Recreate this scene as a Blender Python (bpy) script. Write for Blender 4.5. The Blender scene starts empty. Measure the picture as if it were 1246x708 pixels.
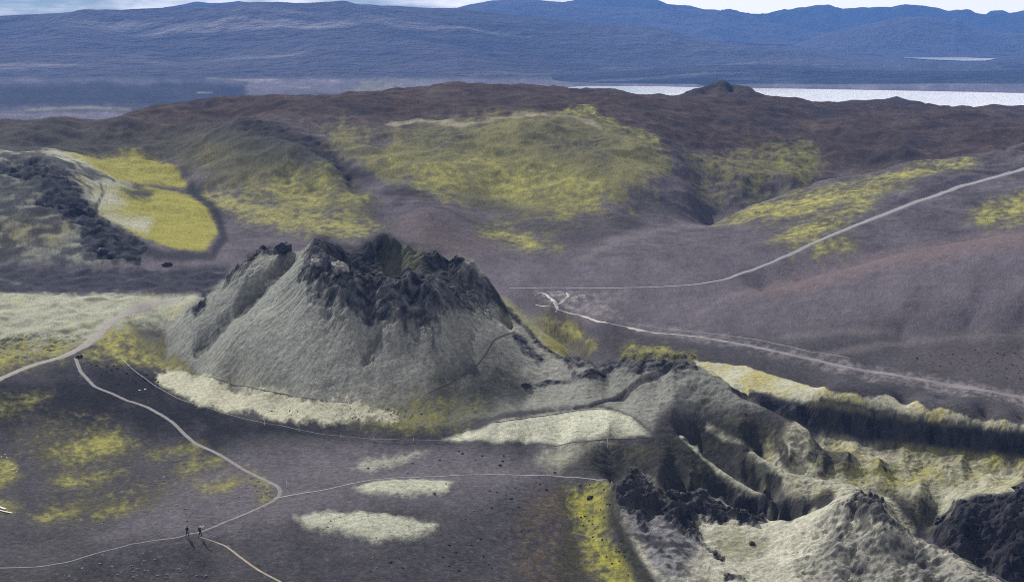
import bpy, math, random, time
import numpy as np
T0 = time.time()
def log(*a): print('[%.1fs]' % (time.time() - T0), *a, flush=True)
SC = bpy.context.scene
COL = SC.collection
rng = np.random.default_rng(7)
f32 = np.float32

# ------------------------------------------------------------------ camera
F, CX, CY = 1730.0, 623.0, 354.0
PITCH = math.radians(10.8)
H = 80.0
cp, sp = math.cos(PITCH), math.sin(PITCH)
def ray(px, py):
    u = (px - CX) / F; v = (CY - py) / F
    return u, cp + v * sp, -sp + v * cp          # world x, y, z of the direction
def rz(px, py, z):                               # point on the ray at height z
    dx, dy, dz = ray(px, py); t = (z - H) / dz
    return (dx * t, dy * t, z)
def rd(px, py, D):                               # point on the ray at ground distance y = D
    dx, dy, dz = ray(px, py); t = D / dy
    return (dx * t, D, H + dz * t)

cam = bpy.data.cameras.new('camera'); co = bpy.data.objects.new('camera', cam); COL.objects.link(co)
co.location = (0, 0, H); co.rotation_euler = (math.radians(90) - PITCH, 0, 0)
cam.sensor_width = 36; cam.lens = 36 * F / 1246; cam.clip_start = 1; cam.clip_end = 90000
SC.camera = co

# ------------------------------------------------------------------ noise
NT = 512
_ang = rng.uniform(0, 2 * math.pi, (NT, NT)).astype(f32)
GX = np.cos(_ang).ravel(); GY = np.sin(_ang).ravel()
def gn(x, y, seed=0):                            # gradient noise, about -1..1
    x = np.asarray(x, f32) + f32((seed * 37.73) % 211); y = np.asarray(y, f32) + f32((seed * 91.17) % 307)
    xi = np.floor(x); yi = np.floor(y); fx = x - xi; fy = y - yi
    xi = xi.astype(np.int32) & (NT - 1); yi = yi.astype(np.int32) & (NT - 1)
    x1 = (xi + 1) & (NT - 1); y1 = ((yi + 1) & (NT - 1)) * NT; y0 = yi * NT
    def d(ix, iy, ax, ay):
        k = ix + iy; return GX[k] * ax + GY[k] * ay
    n00 = d(xi, y0, fx, fy); n10 = d(x1, y0, fx - 1, fy); n01 = d(xi, y1, fx, fy - 1); n11 = d(x1, y1, fx - 1, fy - 1)
    u = fx * fx * fx * (fx * (fx * 6 - 15) + 10); v = fy * fy * fy * (fy * (fy * 6 - 15) + 10)
    a = n00 + u * (n10 - n00); b = n01 + u * (n11 - n01)
    return (a + v * (b - a)) * 1.5
def rot(x, y, k):
    c, s = math.cos(k), math.sin(k); return x * c - y * s, x * s + y * c
def fbm(x, y, lam, octs, seed=0, gain=0.5, cell=None, ridge=False):
    out = 0; amp = 1.0; tot = 0
    for i in range(octs):
        l = lam / 2.03 ** i
        xr, yr = rot(x, y, 0.7 * i + seed)
        n = gn(xr / l, yr / l, seed + i * 3)
        if ridge: n = 1 - 2 * np.abs(n)
        if cell is not None:
            n = n * np.clip((l / cell - 1.6) / 2.5, 0, 1)
        out = out + amp * n; tot += amp; amp *= gain
    return out / tot
def ss(e0, e1, x):
    t = np.clip((x - e0) / (e1 - e0), 0, 1); return t * t * (3 - 2 * t)

# ------------------------------------------------------------------ control points of the relief
PTS = []
def Z(*p):
    for px, py, z in p: PTS.append(rz(px, py, z))
def D(*p):
    for px, py, d in p: PTS.append(rd(px, py, d))
def dens(l, step=22):
    out = [l[0]]
    for a, b in zip(l, l[1:]):
        n = max(1, int(math.hypot(b[0] - a[0], b[1] - a[1]) / step))
        for k in range(1, n + 1):
            t = k / n; out.append(tuple(a[i] + (b[i] - a[i]) * t for i in range(len(a))))
    return out
def LZ(l, step=12): Z(*dens(l, step))
def LD(l, step=25, back=None):
    for p in dens(l, step if step < 10 else 14 if l[0][1] > 240 else 24):
        q = rd(*p); PTS.append(q)
        if back:
            bd, bz = back; yy = q[1] + bd
            PTS.append((q[0] * yy / q[1], yy, q[2] - bz))
# near sand flats and the hollows in them
Z((-150,480,0),(-100,600,0),(-200,720,0),(0,480,1),(0,560,-1.4),(20,600,-.6),(60,640,0),(0,700,1),(100,520,-.2),(100,560,-.8),(100,610,-.3),(100,680,.6),
  (200,500,0),(200,560,-.3),(200,600,0),(230,650,1),(160,660,.7),(250,705,-1.2),(150,720,-1),(300,540,0),(300,600,.3),(300,650,.2),(350,700,-.8),(340,590,.5),(400,560,.2),(400,600,.3),
  (440,640,1.0),(420,690,-.4),(450,540,.2),(480,595,.8),(520,560,.3),(560,590,.3),(560,640,-.3),(520,700,-.9),(600,550,.2),(620,590,.2),(640,640,-1.2),(600,700,-1.6),(660,575,0),
  (700,580,0),(740,583,.5),(690,620,-2),(715,640,-3),(720,700,-4),(670,690,-3),(250,540,0),(350,640,.2),(500,520,.6),(560,522,.5))
Z((-300,900,0),(200,1000,0),(700,1000,-3),(1300,1000,-3),(1600,800,0))
# left moss field and lava band
Z((0,440,.8),(60,430,1.2),(120,410,1.4),(0,400,2.2),(80,390,2.6),(160,385,2.4),(0,368,3.4),(80,366,3.4),(160,366,3.2),(240,365,2.5),(180,430,.8),(150,437,.6),(-80,400,3),
  (0,350,1.6),(100,350,1.6),(200,348,1.6),(270,345,1.6),(0,330,1.6),(100,333,1.6),(200,335,1.6),(280,325,1.8),(-100,340,2))
# the main crater: foot, flank, lip, floor, back rim
Z((195,410,1.2),(205,430,1),(240,455,.8),(285,472,.8),(340,495,.7),(420,508,.8),(480,512,1),(540,515,1.2),(600,505,2.2),(650,497,3.2),(250,490,.5),(330,515,.2),(420,525,.2))
LD([(345,299,347),(318,304,348),(300,318,346),(270,347,344),(230,378,343),(205,398,345)], 12, back=(16, 9))
LD([(361,313,338),(340,333,335.5),(320,350,333),(280,388,325.5),(248,420,324)], 12)
D((340,310,342),(320,325,339.5),(300,345,336),(280,365,333),(262,385,331),(240,402,330))
LD([(372,312,331),(350,335,328),(330,355,326),(290,398,317),(268,432,313)], 12)
D((350,480,289),(350,450,295),(350,420,302),(350,385,312),(320,470,294),(320,440,301),(320,400,311),(400,480,286),(400,450,292),(400,420,299),(400,390,306),(400,350,314),(450,480,284.5),(450,450,291),(450,420,298),(450,390,305),(450,362,310.5),
  (500,485,282),(500,450,290),(500,420,297),(500,390,304),(500,362,309),(550,485,283),(550,450,292),(550,420,299),(550,390,306.5),(600,480,284),(600,450,292),(600,420,302),(640,485,286),(640,455,296),(690,470,290),(670,450,300),(665,485,285))
LD([(376,302,333),(392,316,323),(410,327,318),(435,333,316),(465,338,315),(480,342,314),(497,332,314.5),(520,338,314),(545,352,314),(572,372,314),(598,388,315),(624,404,317),(648,420,314),(672,432,309),(692,437,304)], 10)
D((450,348,326),(480,350,326),(500,346,325),(430,342,329),(525,344,325),(440,345,336),(465,347,336),(490,345,335),(510,342,332))
D((420,320,343),(445,318,347),(470,318,348),(490,318,346),(510,323,341),(405,305,343),(430,312,348),(455,307,350),(480,309,349),(505,314,344.5),(530,330,340),(550,342,336),(568,354,332),(590,371,329),(608,387,326),(620,398,323))
LD([(380,294,342),(395,291,346),(412,297,348),(430,303,350),(447,294,352),(458,288,352),(468,287,352),(480,291,351),(495,300,348),(512,305,346),(532,309,345),(545,321,343),(556,312,341),(575,319,339),(590,335,336),(602,353,334),(620,372,331),(645,392,329),(675,413,327),(702,431,325)], 10, back=(22, 13))
# ground hidden behind the crater
for x, y in ((-60,385),(-40,395),(-20,400),(0,395),(10,385),(25,370),(-75,375)): PTS.append((x, y, 1.5))
# ridge to the right of the crater
LD([(700,438,303),(750,439,298),(800,440,293),(840,441,290),(870,455,287),(900,478,282),(940,500,273),(985,525,264)], 8, back=(9, 5))
D((740,470,289),(800,470,283),(850,475,279),(760,490,281),(820,500,272),(870,500,273),(900,520,266),(850,540,260),(820,560,255))
LD([(600,512,268),(670,503,272),(735,496,275),(770,508,270),(795,529,263)], 22)
Z((540,535,.3),(600,541,.2),(680,545,.1),(740,542,.8),(700,560,.2),(770,560,-.4),(720,568,0),(640,540,.5),(700,525,2.6),(740,520,3.1),(640,524,1.9))
for x, y in ((20,350),(45,335),(60,320)): PTS.append((x, y, 0.0))
# plain with the river
Z((640,345,0),(700,350,0),(640,370,0),(700,380,0),(760,370,0),(760,400,0),(850,380,0),(850,420,0),(950,400,.5),(950,440,0),(1050,440,.3),(1050,470,0),(1150,460,.3),(1150,490,0),(1246,490,0),(1350,500,0),(1246,450,1),(900,350,.6),(800,330,.5),(720,320,.3),(740,420,.3),(800,430,0),(900,445,0),(980,465,0))
# tan hump at the right
LD([(930,355,408),(1000,334,430),(1080,313,446),(1160,297,458),(1246,283,468),(1330,275,475)], 25, back=(22, 4.5))
Z((950,385,1),(1020,385,2.2),(1100,370,5),(1180,355,7.5),(1246,350,9),(1100,405,.5),(1180,395,2.2),(1246,390,3.5),(1246,420,1),(1000,360,4),(1340,380,5))
# road slope at the right
Z((950,315,2),(1010,290,4),(1050,275,5.5),(1150,240,9),(1246,205,12.5),(900,330,1),(870,300,1.6),(960,270,4.5),(1050,245,8),(1150,215,11),(1110,285,3.5),(1200,262,6),(1246,245,8),(800,300,.8),(760,310,.6),(1350,190,15),(1350,240,10))
LD([(860,273,578),(905,255,604),(960,238,628),(1010,223,655),(1100,203,690),(1180,190,720),(1246,179,748),(1340,168,780)], 30, back=(38, 7))
# left crater in the middle distance
D((0,200,560),(40,192,578),(60,192,582),(-60,200,560),(0,215,540),(60,212,545),(90,235,528),(118,262,508),(170,292,482),(60,260,500),(0,250,508),(60,290,475),(0,300,468),(130,290,480),(100,205,590),(130,216,585),(140,300,472))
Z((0,320,2),(60,322,2),(110,327,1.8),(180,322,1.8),(-80,315,2),(250,314,2),(285,300,2.4))
Z((190,200,12),(150,195,13),(220,222,8),(120,200,14),(200,225,7.5),(160,240,9),(130,240,10.5),(200,250,7),(240,255,5.5),(160,270,6.5),(230,290,3.6),(190,285,4.4),(268,270,3.4),(250,240,5.5),
  (300,280,3),(340,300,2),(350,270,4),(400,285,3),(300,250,6),(350,255,6),(420,260,6),(450,285,3),(450,245,8),(390,235,9),(320,232,9),(270,222,10))
# hills behind
Z((250,205,14),(200,180,17),(120,178,18),(50,175,20),(0,175,20),(300,205,15),(350,210,14),(300,185,20),(350,190,20),(400,200,17),(450,230,10),(420,215,13))
D((290,152,715),(310,157,702),(330,163,690),(350,170,680),(370,178,670),(390,191,655),(410,205,640),(425,220,620),(440,235,600))
D((180,150,765),(230,150,770),(280,146,790))
D((60,160,722),(120,160,728),(0,165,715),(-100,160,718),(250,135,815),(320,130,800),(380,140,760),(420,150,740),(470,150,750),(220,165,740))
LD([(-150,160,720),(0,152,742),(60,148,750),(110,150,755),(150,146,760),(185,133,800),(200,127,825),(260,120,845),(330,117,860),(400,116,880),(480,110,905),(560,105,940),(640,106,975),(700,110,1000),(760,113.5,1020),(800,114,1040),(830,114,1050),(920,117,1090),(970,124,1120),(1040,127,1180),(1100,131,1230),(1180,137,1260),(1246,139,1280),(1350,142,1300)], 40, back=(110, 16))
D((440,185,665),(470,205,635),(500,160,715),(480,225,600),(540,225,605),(540,190,650),(560,160,705),(600,260,568),(600,235,602),(600,205,636),(600,175,676),(620,148,728),(560,148,735),(680,145,742),(720,160,712),
  (740,190,660),(700,215,622),(700,245,585),(760,225,610),(760,175,690),(800,165,720),(800,195,670),(800,225,625),(640,270,552),(660,285,528),(720,275,548),(780,255,585),(840,243,622),(500,130,830),(600,128,850),(700,125,870),(800,130,880),(850,150,835),(850,185,730),(850,215,675),
  (900,160,830),(900,200,720),(900,225,672),(950,195,750),(950,150,900),(1000,200,752),(1000,170,850),(1000,140,1000),(1100,180,790),(1100,155,920),(1200,165,850),(1200,148,990),(1300,150,980),(960,215,700),(1246,165,845))
# knob between crater and hills
D((515,259,522),(500,275,515),(535,270,515),(560,285,508),(480,280,515),(590,300,500),(470,265,545),(520,250,560),(560,262,545),(620,318,475),(540,310,480),(600,285,530))
# knoll on the skyline and low hill beyond it
LD([(836,109,1075),(850,102,1080),(872,98,1085),(895,101,1085),(913,108,1080)], 8, back=(45, 12))
LD([(985,128,1380),(1040,122,1400),(1092,117,1410),(1120,124,1400),(1155,131,1390)], 22, back=(90, 16))
LD([(1170,131,1500),(1210,128,1500),(1246,130,1500),(1300,134,1500)], 30, back=(90, 14))
# canyon and lava at the right
LZ([(892,468,2),(940,480,2),(1000,494,2),(1100,508,1.8),(1200,521,1.6),(1246,526,1.8),(1300,531,2),(1380,537,2),(1460,540,2)], 5)
LD([(905,483,288.5),(950,504,285),(1000,519,280.5),(1100,535,272),(1200,549,265),(1246,555,261.5),(1300,561,258),(1380,567,255),(1460,571,253)], 5)
Z((900,452,1),(1000,475,1.2),(1100,496,1.2),(1200,511,1.2),(1246,516,1),(950,465,1.4))
D((1040,540,273),(1100,547,269),(1170,554,263.5),(1246,564,257.5),(1310,572,254),(1246,575,254),(1150,565,260.5),(1030,553,259),(1070,560,259),(1120,585,253),(1200,585,251),(1060,578,254),(1180,600,246),(1120,605,246),(1246,594,247),
  (1000,560,255),(960,555,257),(1000,590,250),(1050,597,248.5),(1110,625,240),(1135,640,236),(1130,655,232),(985,545,259))
LD([(830,531,262),(850,550,257),(870,566,252.5),(892,582,248.5),(918,596,244.5),(940,612,240)], 5, back=(5, 2.2))
D((810,560,250),(840,590,245),(880,600,241),(900,615,237),(930,625,235),(800,575,246),(790,545,257))
LD([(914,549,256),(935,562,252),(960,574,249),(1000,583,246.5),(1040,593,243.5),(1075,607,240)], 5, back=(5, 2.0))
D((900,565,255),(930,585,247),(960,600,243),(985,600,243),(950,620,237),(975,622,236))
LD([(1135,646,232),(1150,630,233),(1165,612,234),(1185,604,234),(1246,600,232),(1330,598,230),(1420,604,228),(1480,612,226)], 7, back=(7, 2.2))
D((1170,660,219),(1246,660,216),(1220,690,210),(1150,670,219),(1300,700,207),(1400,700,208),(1400,655,216),(1380,575,252),(1450,580,250),(1380,590,247),(1200,630,226))
# crater at the lower right
LD([(748,590,236),(770,573,235),(795,588,234),(815,600,233),(832,600,237),(856,597,239),(880,610,237),(905,624,234),(935,631,231),(962,633,229),(990,620,226),(1020,605,224),(1046,598,223),(1070,613,219),(1100,645,214),(1135,662,211),(1170,682,207),(1215,700,203),(1260,722,198)], 7, back=(7, 4.5))
D((780,600,230),(800,625,226),(830,640,223),(850,655,220),(770,630,224),(760,660,217),(790,670,215),(820,690,210),(850,630,227),(870,645,223),(900,650,222),(880,670,217),(900,700,209),(940,660,219),(980,650,219),(1010,640,219),
  (1040,650,215),(1000,680,210),(1060,680,208),(1100,690,205),(1040,620,221),(860,720,205),(940,720,203),(1040,720,201),(1140,715,200))
# behind the crests and at the borders of the sheet
PA = [(p[0] / p[1], math.log(p[1]) * 0.3, p[2]) for p in PTS]
for a in np.linspace(-1.05, 1.05, 22):
    for d, z in ((1700, -45), (1900, -60), (2200, -62)): PA.append((a, math.log(d) * .3, z))
    for d in (110, 60): PA.append((a, math.log(d) * .3, -2))
for s in (-1, 1):
    for a in (.6, .8, 1.05):
        for d in (200, 260, 330, 420, 550): PA.append((a * s, math.log(d) * .3, .5))
        for d, z in ((700, 15), (900, 28), (1100, 22), (1300, 5)): PA.append((a * s, math.log(d) * .3, z))
PA = np.array(PA)
A2 = PA[:, :2]
C2 = 0.0018
def kern(P, Q):
    d2 = ((P[:, None, :] - Q[None, :, :]) ** 2).sum(-1); return -np.sqrt(d2 + C2 * C2)
n = len(A2); K = kern(A2, A2) - np.eye(n) * 1e-3 * 0
Pm = np.c_[np.ones(n), A2]
M = np.block([[K + np.eye(n) * 2e-4, Pm], [Pm.T, np.zeros((3, 3))]])
W = np.linalg.solve(M, np.r_[PA[:, 2], np.zeros(3)])
def evalgrid(ca, cb):
    Q = np.zeros((len(cb), len(ca)), f32); Wf = W.astype(f32); A3 = A2.astype(f32)
    for i, b in enumerate(cb):
        d2 = (ca[:, None].astype(f32) - A3[None, :, 0]) ** 2 + ((f32(b) - A3[:, 1]) ** 2)[None]
        Q[i] = -np.sqrt(d2 + f32(C2 * C2)) @ Wf[:n] + W[n] + ca * W[n + 1] + b * W[n + 2]
    return Q
GA = (np.linspace(-1.02, 1.02, 460), np.linspace(math.log(95) * .3, math.log(2300) * .3, 380))
GF = (np.linspace(-.43, .43, 300), np.linspace(math.log(190) * .3, math.log(400) * .3, 360))
ZA, ZF = evalgrid(*GA), evalgrid(*GF)
log('rbf', n, ZA.min(), ZA.max())
def crw(x, grid):                                # Catmull-Rom weights on a regular grid
    h = grid[1] - grid[0]; t = (x - grid[0]) / h
    i = np.clip(np.floor(t).astype(int), 1, len(grid) - 3); u = t - i
    u = np.clip(u, -1, 2)
    w = np.stack([-.5 * u + u * u - .5 * u ** 3, 1 - 2.5 * u * u + 1.5 * u ** 3, .5 * u + 2 * u * u - 1.5 * u ** 3, -.5 * u * u + .5 * u ** 3])
    return i, w
def resample1(rows_b, cols_a, G, Zg):
    i, w = crw(rows_b, G[1]); j, v = crw(cols_a, G[0])
    Rr = sum(w[k][:, None] * Zg[i - 1 + k] for k in range(4))
    return sum(v[k][None, :] * Rr[:, j - 1 + k] for k in range(4))
def resample(rows_b, cols_a):
    Z0 = resample1(rows_b, cols_a, GA, ZA); r = np.nonzero((rows_b > GF[1][0]) & (rows_b < GF[1][-1]))[0]; c = np.nonzero(np.abs(cols_a) < .43)[0]
    Z1 = resample1(rows_b[r], cols_a[c], GF, ZF)
    wr = ss(0, .01, np.minimum(rows_b[r] - GF[1][0], GF[1][-1] - rows_b[r]))[:, None] * ss(0, .01, .43 - np.abs(cols_a[c]))[None]
    Z0[np.ix_(r, c)] = Z0[np.ix_(r, c)] * (1 - wr) + Z1 * wr
    return Z0

# ------------------------------------------------------------------ the grid of the sheet
LOD = 1.0
def geo(a, b, st):
    nn = max(2, int(round(math.log(b / a) / st / 1))); return a * (b / a) ** (np.arange(nn) / nn)
AD = np.arange(-.41, .41001, .00060 / LOD)
AO = .41 + np.cumsum(.0006 / LOD * 1.09 ** np.arange(1, 47)); AO = AO[AO < .98]
AV = np.r_[-AO[::-1], AD, AO]
YV = np.r_[geo(100, 185, .006 / LOD), np.arange(185, 350, .23 / LOD), geo(350, 1350, .0026 / LOD), geo(1350, 3600, .008), geo(3600, 9300, .03), [9300]]
NR, NC = len(YV), len(AV)
log('grid', NR, NC, NR * NC / 1e6)
Yg = np.repeat(YV[:, None], NC, 1).astype(f32); Ag = np.repeat(AV[None, :], NR, 0).astype(f32)
Xg = Yg * Ag
near = YV < 2250
ZB = np.full((NR, NC), -59.5)
ZB[near] = resample(np.log(YV[near]) * .3, AV)
k = ss(1650, 2100, YV)[:, None]
ZB = ZB * (1 - k) + (-59.5) * k
ZB = ZB.astype(f32)
CELL = np.gradient(YV)[:, None].astype(f32)
CELL = np.maximum(CELL, Yg * .0006)

def col_z(a, ys):                                # base height along one azimuth
    j = int(np.clip(np.searchsorted(AV, a) - 1, 0, NC - 2)); t = (a - AV[j]) / (AV[j + 1] - AV[j])
    return ZB[:, j] * (1 - t) + ZB[:, j + 1] * t
def hit(px, py):                                 # photo point -> where its ray meets the relief
    dx, dy, dz = ray(px, py); a = dx / dy
    zr = H + YV * dz / dy; zc = col_z(a, YV)
    b = np.nonzero(zr <= zc)[0]
    if len(b) == 0: return (a * 4000, 4000., -62.)
    i = max(b[0], 1); e0 = zr[i - 1] - zc[i - 1]; e1 = zr[i] - zc[i]
    t = e0 / (e0 - e1) if e0 != e1 else 0
    y = YV[i - 1] + t * (YV[i] - YV[i - 1]); return (a * y, y, zc[i - 1] + t * (zc[i] - zc[i - 1]))

# ------------------------------------------------------------------ marks on the ground (plan-view distance fields)
ST = 3
ri = np.unique(np.r_[np.arange(0, NR, ST), NR - 1]); ci = np.unique(np.r_[np.arange(0, NC, ST), NC - 1])
Ug = (F * AV[ci]).astype(f32); Vg = (F * H / YV[ri]).astype(f32)
def upw(idx, nn):
    x = np.arange(nn); j = np.clip(np.searchsorted(idx, x, side='right') - 1, 0, len(idx) - 2)
    t = (x - idx[j]) / (idx[j + 1] - idx[j]); return j, t.astype(f32)
RJ, RT = upw(ri, NR); CJ, CT = upw(ci, NC)
def up(S):
    R = S[RJ] * (1 - RT)[:, None] + S[RJ + 1] * RT[:, None]
    return R[:, CJ] * (1 - CT) + R[:, CJ + 1] * CT
def segd(P, closed, pad):
    """signed distance (closed) or distance (open), photo-pixel-like units on level ground"""
    P = np.array(P, f32)
    out = np.full((len(Vg), len(Ug)), f32(-1e3 if True else 0))
    u0, u1 = P[:, 0].min() - pad, P[:, 0].max() + pad; v0, v1 = P[:, 1].min() - pad, P[:, 1].max() + pad
    cs = np.nonzero((Ug >= u0) & (Ug <= u1))[0]; rs = np.nonzero((Vg >= v0) & (Vg <= v1))[0]
    if not len(cs) or not len(rs): return out
    u = Ug[cs][None, :]; v = Vg[rs][:, None]
    d2 = np.full((len(rs), len(cs)), f32(1e9)); ins = np.zeros(d2.shape, bool)
    Q = np.roll(P, -1, 0) if closed else P[1:]
    for (ax, ay), (bx, by) in zip(P if closed else P[:-1], Q):
        ex, ey = bx - ax, by - ay; L = ex * ex + ey * ey + 1e-9
        wx = u - ax; wy = v - ay
        t = np.clip((wx * ex + wy * ey) / L, 0, 1)
        d2 = np.minimum(d2, (wx - t * ex) ** 2 + (wy - t * ey) ** 2)
        if closed and ay != by:
            c = ((ay > v) != (by > v)); xx = ax + (v - ay) * ex / (by - ay)
            ins ^= c & (u < xx)
    d = np.sqrt(d2)
    out[np.ix_(rs, cs)] = np.where(ins, d, -d) if closed else -d
    return out
def toUV(l, step=24):
    o = []
    for p in dens(l, step):
        x, y, z = hit(p[0], p[1]); o.append((F * x / y, F * H / y))
    return o
log('fields')
VV = F * H / Yg - 1.6 * np.maximum(F * H / 480 - F * H / Yg, 0)
N1 = fbm(Ag * F, VV, 26, 5, 11, .55)      # ragged edges, in distance-scaled units
N2 = fbm(Ag * F, VV * 1.8, 10, 5, 23, .6)
SDF = {}; KEEP = []
def poly(l, soft=3., rag=6., rag2=0., step=24):
    soft *= 1.5; rag *= 1.25
    S = up(np.maximum(segd(toUV(l + [l[0]], step)[:-1], True, soft + 2 * rag + 26), -200))
    m = ss(-soft, soft, S + N1 * rag + N2 * rag2); SDF[id(m)] = S; KEEP.append(m); return m
def line(l, w, soft=1.5, rag=1., step=24, rag2=0):
    S = up(np.maximum(segd(toUV(l, step), False, w + soft + 3 * rag + 3), -200))
    return ss(-soft, soft, S + w + N1 * rag + N2 * rag2)
def mx(*a):
    r = a[0]
    for b in a[1:]: r = np.maximum(r, b)
    Ss = [SDF[id(q)] for q in a if id(q) in SDF]
    if len(Ss) == len(a):
        S = Ss[0]
        for q in Ss[1:]: S = np.maximum(S, q)
        SDF[id(r)] = S; KEEP.append(r)
    return r

m_crater = poly([(198,404),(215,385),(250,362),(300,316),(345,297),(372,304),(383,292),(410,297),(447,291),(465,287),(495,299),(532,308),(556,313),(575,318),(602,353),(645,392),(702,432),(690,440),(700,470),(650,497),(600,506),(540,516),(480,513),(420,508),(340,496),(285,474),(240,457),(205,432)], 3, 3)
m_rim = poly([(377,298),(383,293),(410,298),(430,302),(447,293),(465,288),(490,297),(520,306),(560,316),(590,340),(606,362),(612,372),(585,366),(600,386),(570,380),(548,388),(525,402),(480,392),(440,388),(405,378),(372,352),(358,340),(372,316)], 7, 9, 7)
m_rimlow = poly([(500,385),(545,385),(530,410),(500,425),(490,410)], 3, 10, 6)
m_pit = poly([(398,306),(412,322),(440,330),(480,336),(512,334),(540,345),(560,352),(575,350),(552,330),(530,318),(505,308),(480,298),(452,300),(430,308),(410,303)], 3, 2)
m_crease = line([(358,312),(345,325),(320,350),(295,375),(262,405),(240,425)], 4.5, 4, 6)
m_subrock = mx(poly([(296,318),(318,303),(340,299),(352,299),(356,306),(340,309),(318,309),(300,325),(280,343),(272,349)], 2, 4, 4), line([(238,378),(248,370)], 3, 2, 3))
m_rtop = mx(line([(640,398),(655,418),(675,432),(692,440)], 2.5, 2, 4), line([(690,440),(740,442),(790,444),(845,446)], 5, 2, 7, rag2=3), line([(630,412),(640,425),(655,436)], 6, 3, 6, rag2=4), line([(693,443),(700,462),(735,457)], 3, 2, 5, rag2=3), line([(640,471),(668,466),(700,462)], 1.2, 1.5, 3))
m_crack = mx(line([(818,447),(790,460),(765,476),(740,486),(715,496)], 1.9, 1.3, 1.6), line([(700,497),(718,495),(745,497)], 2, 1.5, 1))
m_dent = mx(line([(610,385),(622,398)], 3, 3, 3), line([(445,435),(455,420),(462,410)], 3, 3, 8, rag2=5), line([(560,360),(585,378),(605,394)], 3, 3, 4))
m_yflank = poly([(612,362),(640,386),(670,408),(702,431),(690,436),(670,430),(650,414),(630,392),(605,370)], 5, 4)
m_apron = poly([(188,452),(215,452),(270,470),(340,486),(420,492),(490,505),(470,512),(430,514),(380,515),(330,511),(290,504),(245,494),(205,475),(192,465)], 2.2, 7, 5)
m_mound = poly([(538,533),(600,515),(670,503),(735,496),(765,507),(792,529),(740,532),(690,539),(640,538),(590,535)], 1.8, 2, 1.5)
m_mound2 = mx(poly([(662,548),(700,541),(735,536),(715,548),(695,565),(668,572),(655,560)], 8, 8, 4), .8 * poly([(722,538),(740,534),(752,540),(742,545),(726,544)], 2, 2))
m_patch = mx(poly([(432,595),(455,588),(510,585),(553,588),(545,600),(490,604),(450,602)], 3, 4, 3), poly([(358,630),(400,625),(470,628),(532,641),(510,655),(460,658),(410,648),(370,642)], 4, 5, 4), .55 * poly([(428,572),(445,560),(480,556),(500,550),(520,548),(495,562),(460,572)], 4, 8, 6))
m_lfield = poly([(-260,358),(-20,358),(60,357),(150,358),(245,359),(232,378),(205,398),(160,404),(135,407),(110,420),(60,432),(-20,446),(-260,455)], 3, 6, 3)
m_lyel = mx(poly([(-200,430),(-20,422),(40,417),(95,416),(75,430),(30,443),(-20,455),(-200,470)], 5, 10, 5), poly([(98,434),(130,404),(155,398),(178,412),(205,426),(262,440),(305,455),(282,468),(230,457),(190,447),(145,438)], 3, 6, 5))
m_foot = poly([(160,400),(200,395),(225,410),(280,440),(330,470),(370,490),(300,478),(240,455),(200,440),(170,420)], 8, 10, 8)
m_footy = mx(poly([(425,513),(480,505),(540,495),(585,498),(570,507),(530,514),(480,518)], 6, 6, 6), poly([(500,497),(540,492),(560,498),(520,502)], 4, 5, 5))
m_dark1 = poly([(110,440),(150,437),(195,450),(210,478),(290,507),(420,517),(540,518),(560,535),(500,545),(380,535),(300,535),(260,548),(200,535),(120,522),(40,520),(-60,545),(-60,470),(60,455)], 14, 12, 4)
m_ly = [(poly([(66,552),(92,535),(112,530),(145,528),(162,536),(140,548),(110,558),(80,562)], 5, 9, 9), 1),
        (poly([(60,584),(95,577),(150,573),(130,582),(85,590),(64,590)], 3, 5, 5), .9), (poly([(40,624),(62,618),(95,617),(92,624),(60,629),(42,631)], 3, 5, 5), .9),
        (poly([(115,622),(150,614),(165,613),(150,620),(125,626)], 3, 4, 4), .8), (poly([(184,553),(200,546),(245,541),(240,547),(205,556),(188,557)], 3, 5, 6), .6),
        (poly([(212,572),(235,562),(268,556),(272,562),(240,573),(220,577)], 3, 4, 5), .8), (poly([(242,594),(262,586),(292,584),(288,596),(262,600),(245,600)], 4, 5, 6), .7),
        (poly([(-120,540),(-20,548),(14,562),(20,578),(6,590),(-30,600),(-120,610)], 2.5, 5, 3), 1.2), (poly([(-20,612),(6,606),(24,614),(8,622),(-20,626)], 3, 4, 4), .6),
        (poly([(-40,490),(8,486),(60,480),(40,495),(10,506),(-40,512)], 4, 8, 9), .5), (poly([(300,574),(316,578),(334,596),(334,606),(318,612),(322,600),(308,588)], 2.5, 3, 5), .7)]
m_olive = mx(poly([(20,530),(60,515),(120,508),(170,535),(160,555),(100,570),(40,560)], 12, 14, 8), poly([(60,600),(160,590),(230,580),(200,610),(140,630),(60,630)], 12, 14, 8))
m_trough = poly([(694,600),(712,592),(738,592),(749,604),(740,630),(748,660),(768,695),(780,740),(744,740),(722,690),(706,655),(693,625)], 9, 12, 9)
m_rust = poly([(625,650),(655,600),(690,596),(700,650),(715,720),(690,760),(630,720)], 14, 14, 6)
m_oldk = mx(poly([(680,590),(695,610),(705,670),(720,740),(690,740),(672,690),(690,650),(683,610)], 5, 6, 5), poly([(750,600),(770,650),(800,700),(790,740),(765,690),(752,650)], 4, 5, 4))
m_dk2 = poly([(785,530),(850,505),(900,500),(960,520),(1005,540),(1040,562),(1030,580),(960,590),(900,600),(850,612),(790,582),(730,578),(690,572),(720,550),(760,540)], 7, 10, 6)
m_fc = poly([(744,602),(768,573),(800,590),(835,600),(856,597),(905,624),(962,633),(1020,605),(1046,598),(1070,613),(1100,645),(1170,682),(1260,722),(1300,800),(860,820),(820,740),(790,700),(765,660),(748,630)], 2.5, 5, 3)
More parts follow.
